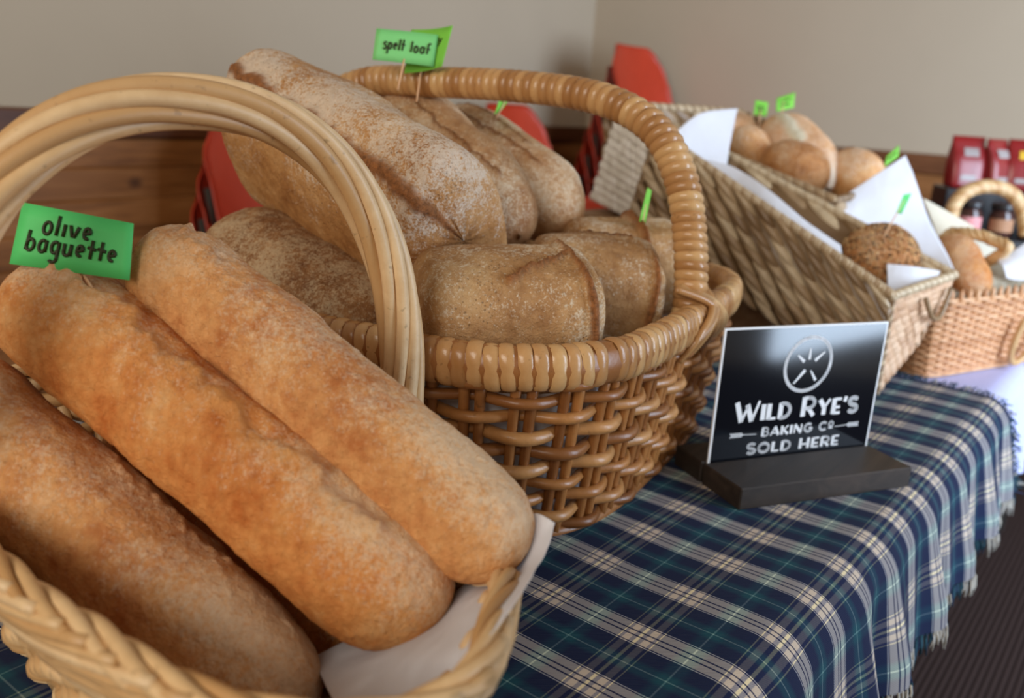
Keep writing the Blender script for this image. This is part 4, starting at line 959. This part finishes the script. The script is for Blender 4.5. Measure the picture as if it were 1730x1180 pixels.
MAT['gold'] = mat_plain('yellow_print', (214, 172, 52), .5, .4); MAT['silver'] = mat_plain('grey_print', (150, 140, 138), .4, .5); MAT['pinkp'] = mat_plain('pink_label', (222, 150, 150), .6, .3); MAT['tanp'] = mat_plain('tan_label', (170, 124, 92), .6, .3); MAT['bluep'] = mat_plain('pale_blue_label', (160, 190, 214), .6, .3)
MAT['darkplastic'] = mat_plain('black_plastic', (30, 26, 28), .35, .5); MAT['amber'] = mat_plain('dark_preserve', (70, 40, 34), .15, .6)
st_ = thing('display_stand', 'black stepped stand holding coffee bags and jars at the far end of the table', 'stand', (2.36, .44, 0))
SZ = [.165, .268]
fs1, fs2 = V3(.46, -.888, 0), V3(.888, .46, 0)            # along the stand; towards its back
so = V3(2.33, .42, 0)
def sl(u, v, z): return so+fs1*u+fs2*v+V3(0, 0, z)
RS = np.array([fs1, fs2, [0, 0, 1]])
m = MB(); box(m, sl(.115, .06, SZ[0]/2), (.30, .13, SZ[0]), RS, tone=.4, bev=.003); m.build('lower_step', MAT['darkplastic'], st_, smooth=False)
m = MB(); box(m, sl(.115, .19, SZ[1]/2), (.30, .128, SZ[1]), RS, tone=.4, bev=.003); m.build('upper_step', MAT['darkplastic'], st_, smooth=False)
def lathe(mb, c, prof, n=18):
    a = np.linspace(0, 2*PI, n, endpoint=False); V = np.array([[c[0]+r_*math.cos(q), c[1]+r_*math.sin(q), c[2]+z] for r_, z in prof for q in a]); F = [f[::-1] for f in grid_faces(len(prof), n, True)]
    F += [tuple(range(n))[::-1], tuple(range((len(prof)-1)*n, len(prof)*n))]; mb.add(V, F, .5)
jl = [('pinkp', 'pink'), ('tanp', 'tan'), ('pinkp', 'pink'), ('bluep', 'pale blue')]
ordw = ['first', 'second', 'third', 'fourth']
for k, (lm, ln) in enumerate(jl):
    p = sl(.005+.072*k, .045, SZ[0]); t = thing('preserve_jar', f'dark jar with {ln} label, {ordw[k]} along the black stand', 'jar', p, 'jars on the black stand')
    m = MB(); lathe(m, p, [(.024, 0), (.028, .004), (.028, .052), (.022, .060), (.022, .066)]); m.build('glass', MAT['amber'], t)
    m = MB(); lathe(m, p+V3(0, 0, .064), [(.025, 0), (.026, .002), (.026, .014), (.024, .016)]); m.build('lid', MAT['darkplastic'], t)
    m = MB(); V = [(p[0]+.0284*math.cos(q), p[1]+.0284*math.sin(q), p[2]+z) for z in (.014, .044) for q in np.linspace(PI*.75, PI*1.55, 14)]; m.add(V, [f[::-1] for f in grid_faces(2, 14)], .5); m.build('paper_label', MAT[lm], t)
bagd = [('red foil coffee bag at the left end of the stand', 0.015, 0.12, 'silver'), ('narrow red coffee bag turned side-on, second on the stand', .088, .55, 'silver'), ('red coffee bag with yellow mark, third on the stand', .150, -.1, 'gold'), ('red coffee bag with yellow mark, last on the right', .238, -.15, 'gold')]
for k, (lab, u, rz, mk) in enumerate(bagd):
    p = sl(u, .18+.004*k, SZ[1]); t = thing('coffee_bag', lab, 'bag', p, 'coffee bags on the black stand')
    ang = math.atan2(fs1[1], fs1[0])+rz; x1 = V3(math.cos(ang), math.sin(ang), 0); x2 = V3(-x1[1], x1[0], 0); m = MB(); V = []
    prof = [(.040, .026, 0), (.042, .028, .01), (.042, .027, .06), (.041, .020, .085), (.040, .006, .108), (.040, .0035, .126)]
    lean = .012
    if k == 1: prof = [(a*.8, b_, z*.98) for a, b_, z in prof]
    for a, b_, z in prof:
        for q in np.linspace(0, 2*PI, 28, endpoint=False):
            c, s = math.cos(q), math.sin(q); rr_ = (abs(c)**6+abs(s)**6)**(-1/6); V.append(p+x1*a*rr_*c+x2*(b_*rr_*s+lean*z/.126)+V3(0, 0, z))
    m.add(V, [f[::-1] for f in grid_faces(len(prof), 28, True)]+[tuple(range(28))[::-1], tuple(range(5*28, 6*28))], .5); m.build('bag', MAT['foil'], t)
    m = MB(); fr_ = lambda x, z: p+x1*x+x2*(-np.interp(z, [0, .06, .085, .108, .126], [.0285, .0275, .0205, .0066, .004])-.0006+lean*z/.126)+V3(0, 0, z)
    m.add([fr_(x, z) for z in np.linspace(.078, .098, 4) for x in np.linspace(-.014, .022, 4)], grid_faces(4, 4), .5); m.build('printed_mark', MAT[mk], t, smooth=False)
    m = MB(); m.add([fr_(x, z) for z in np.linspace(.02, .032, 3) for x in np.linspace(-.018, .018, 3)], grid_faces(3, 3), .5); m.build('printed_band', MAT['silver'], t, smooth=False)
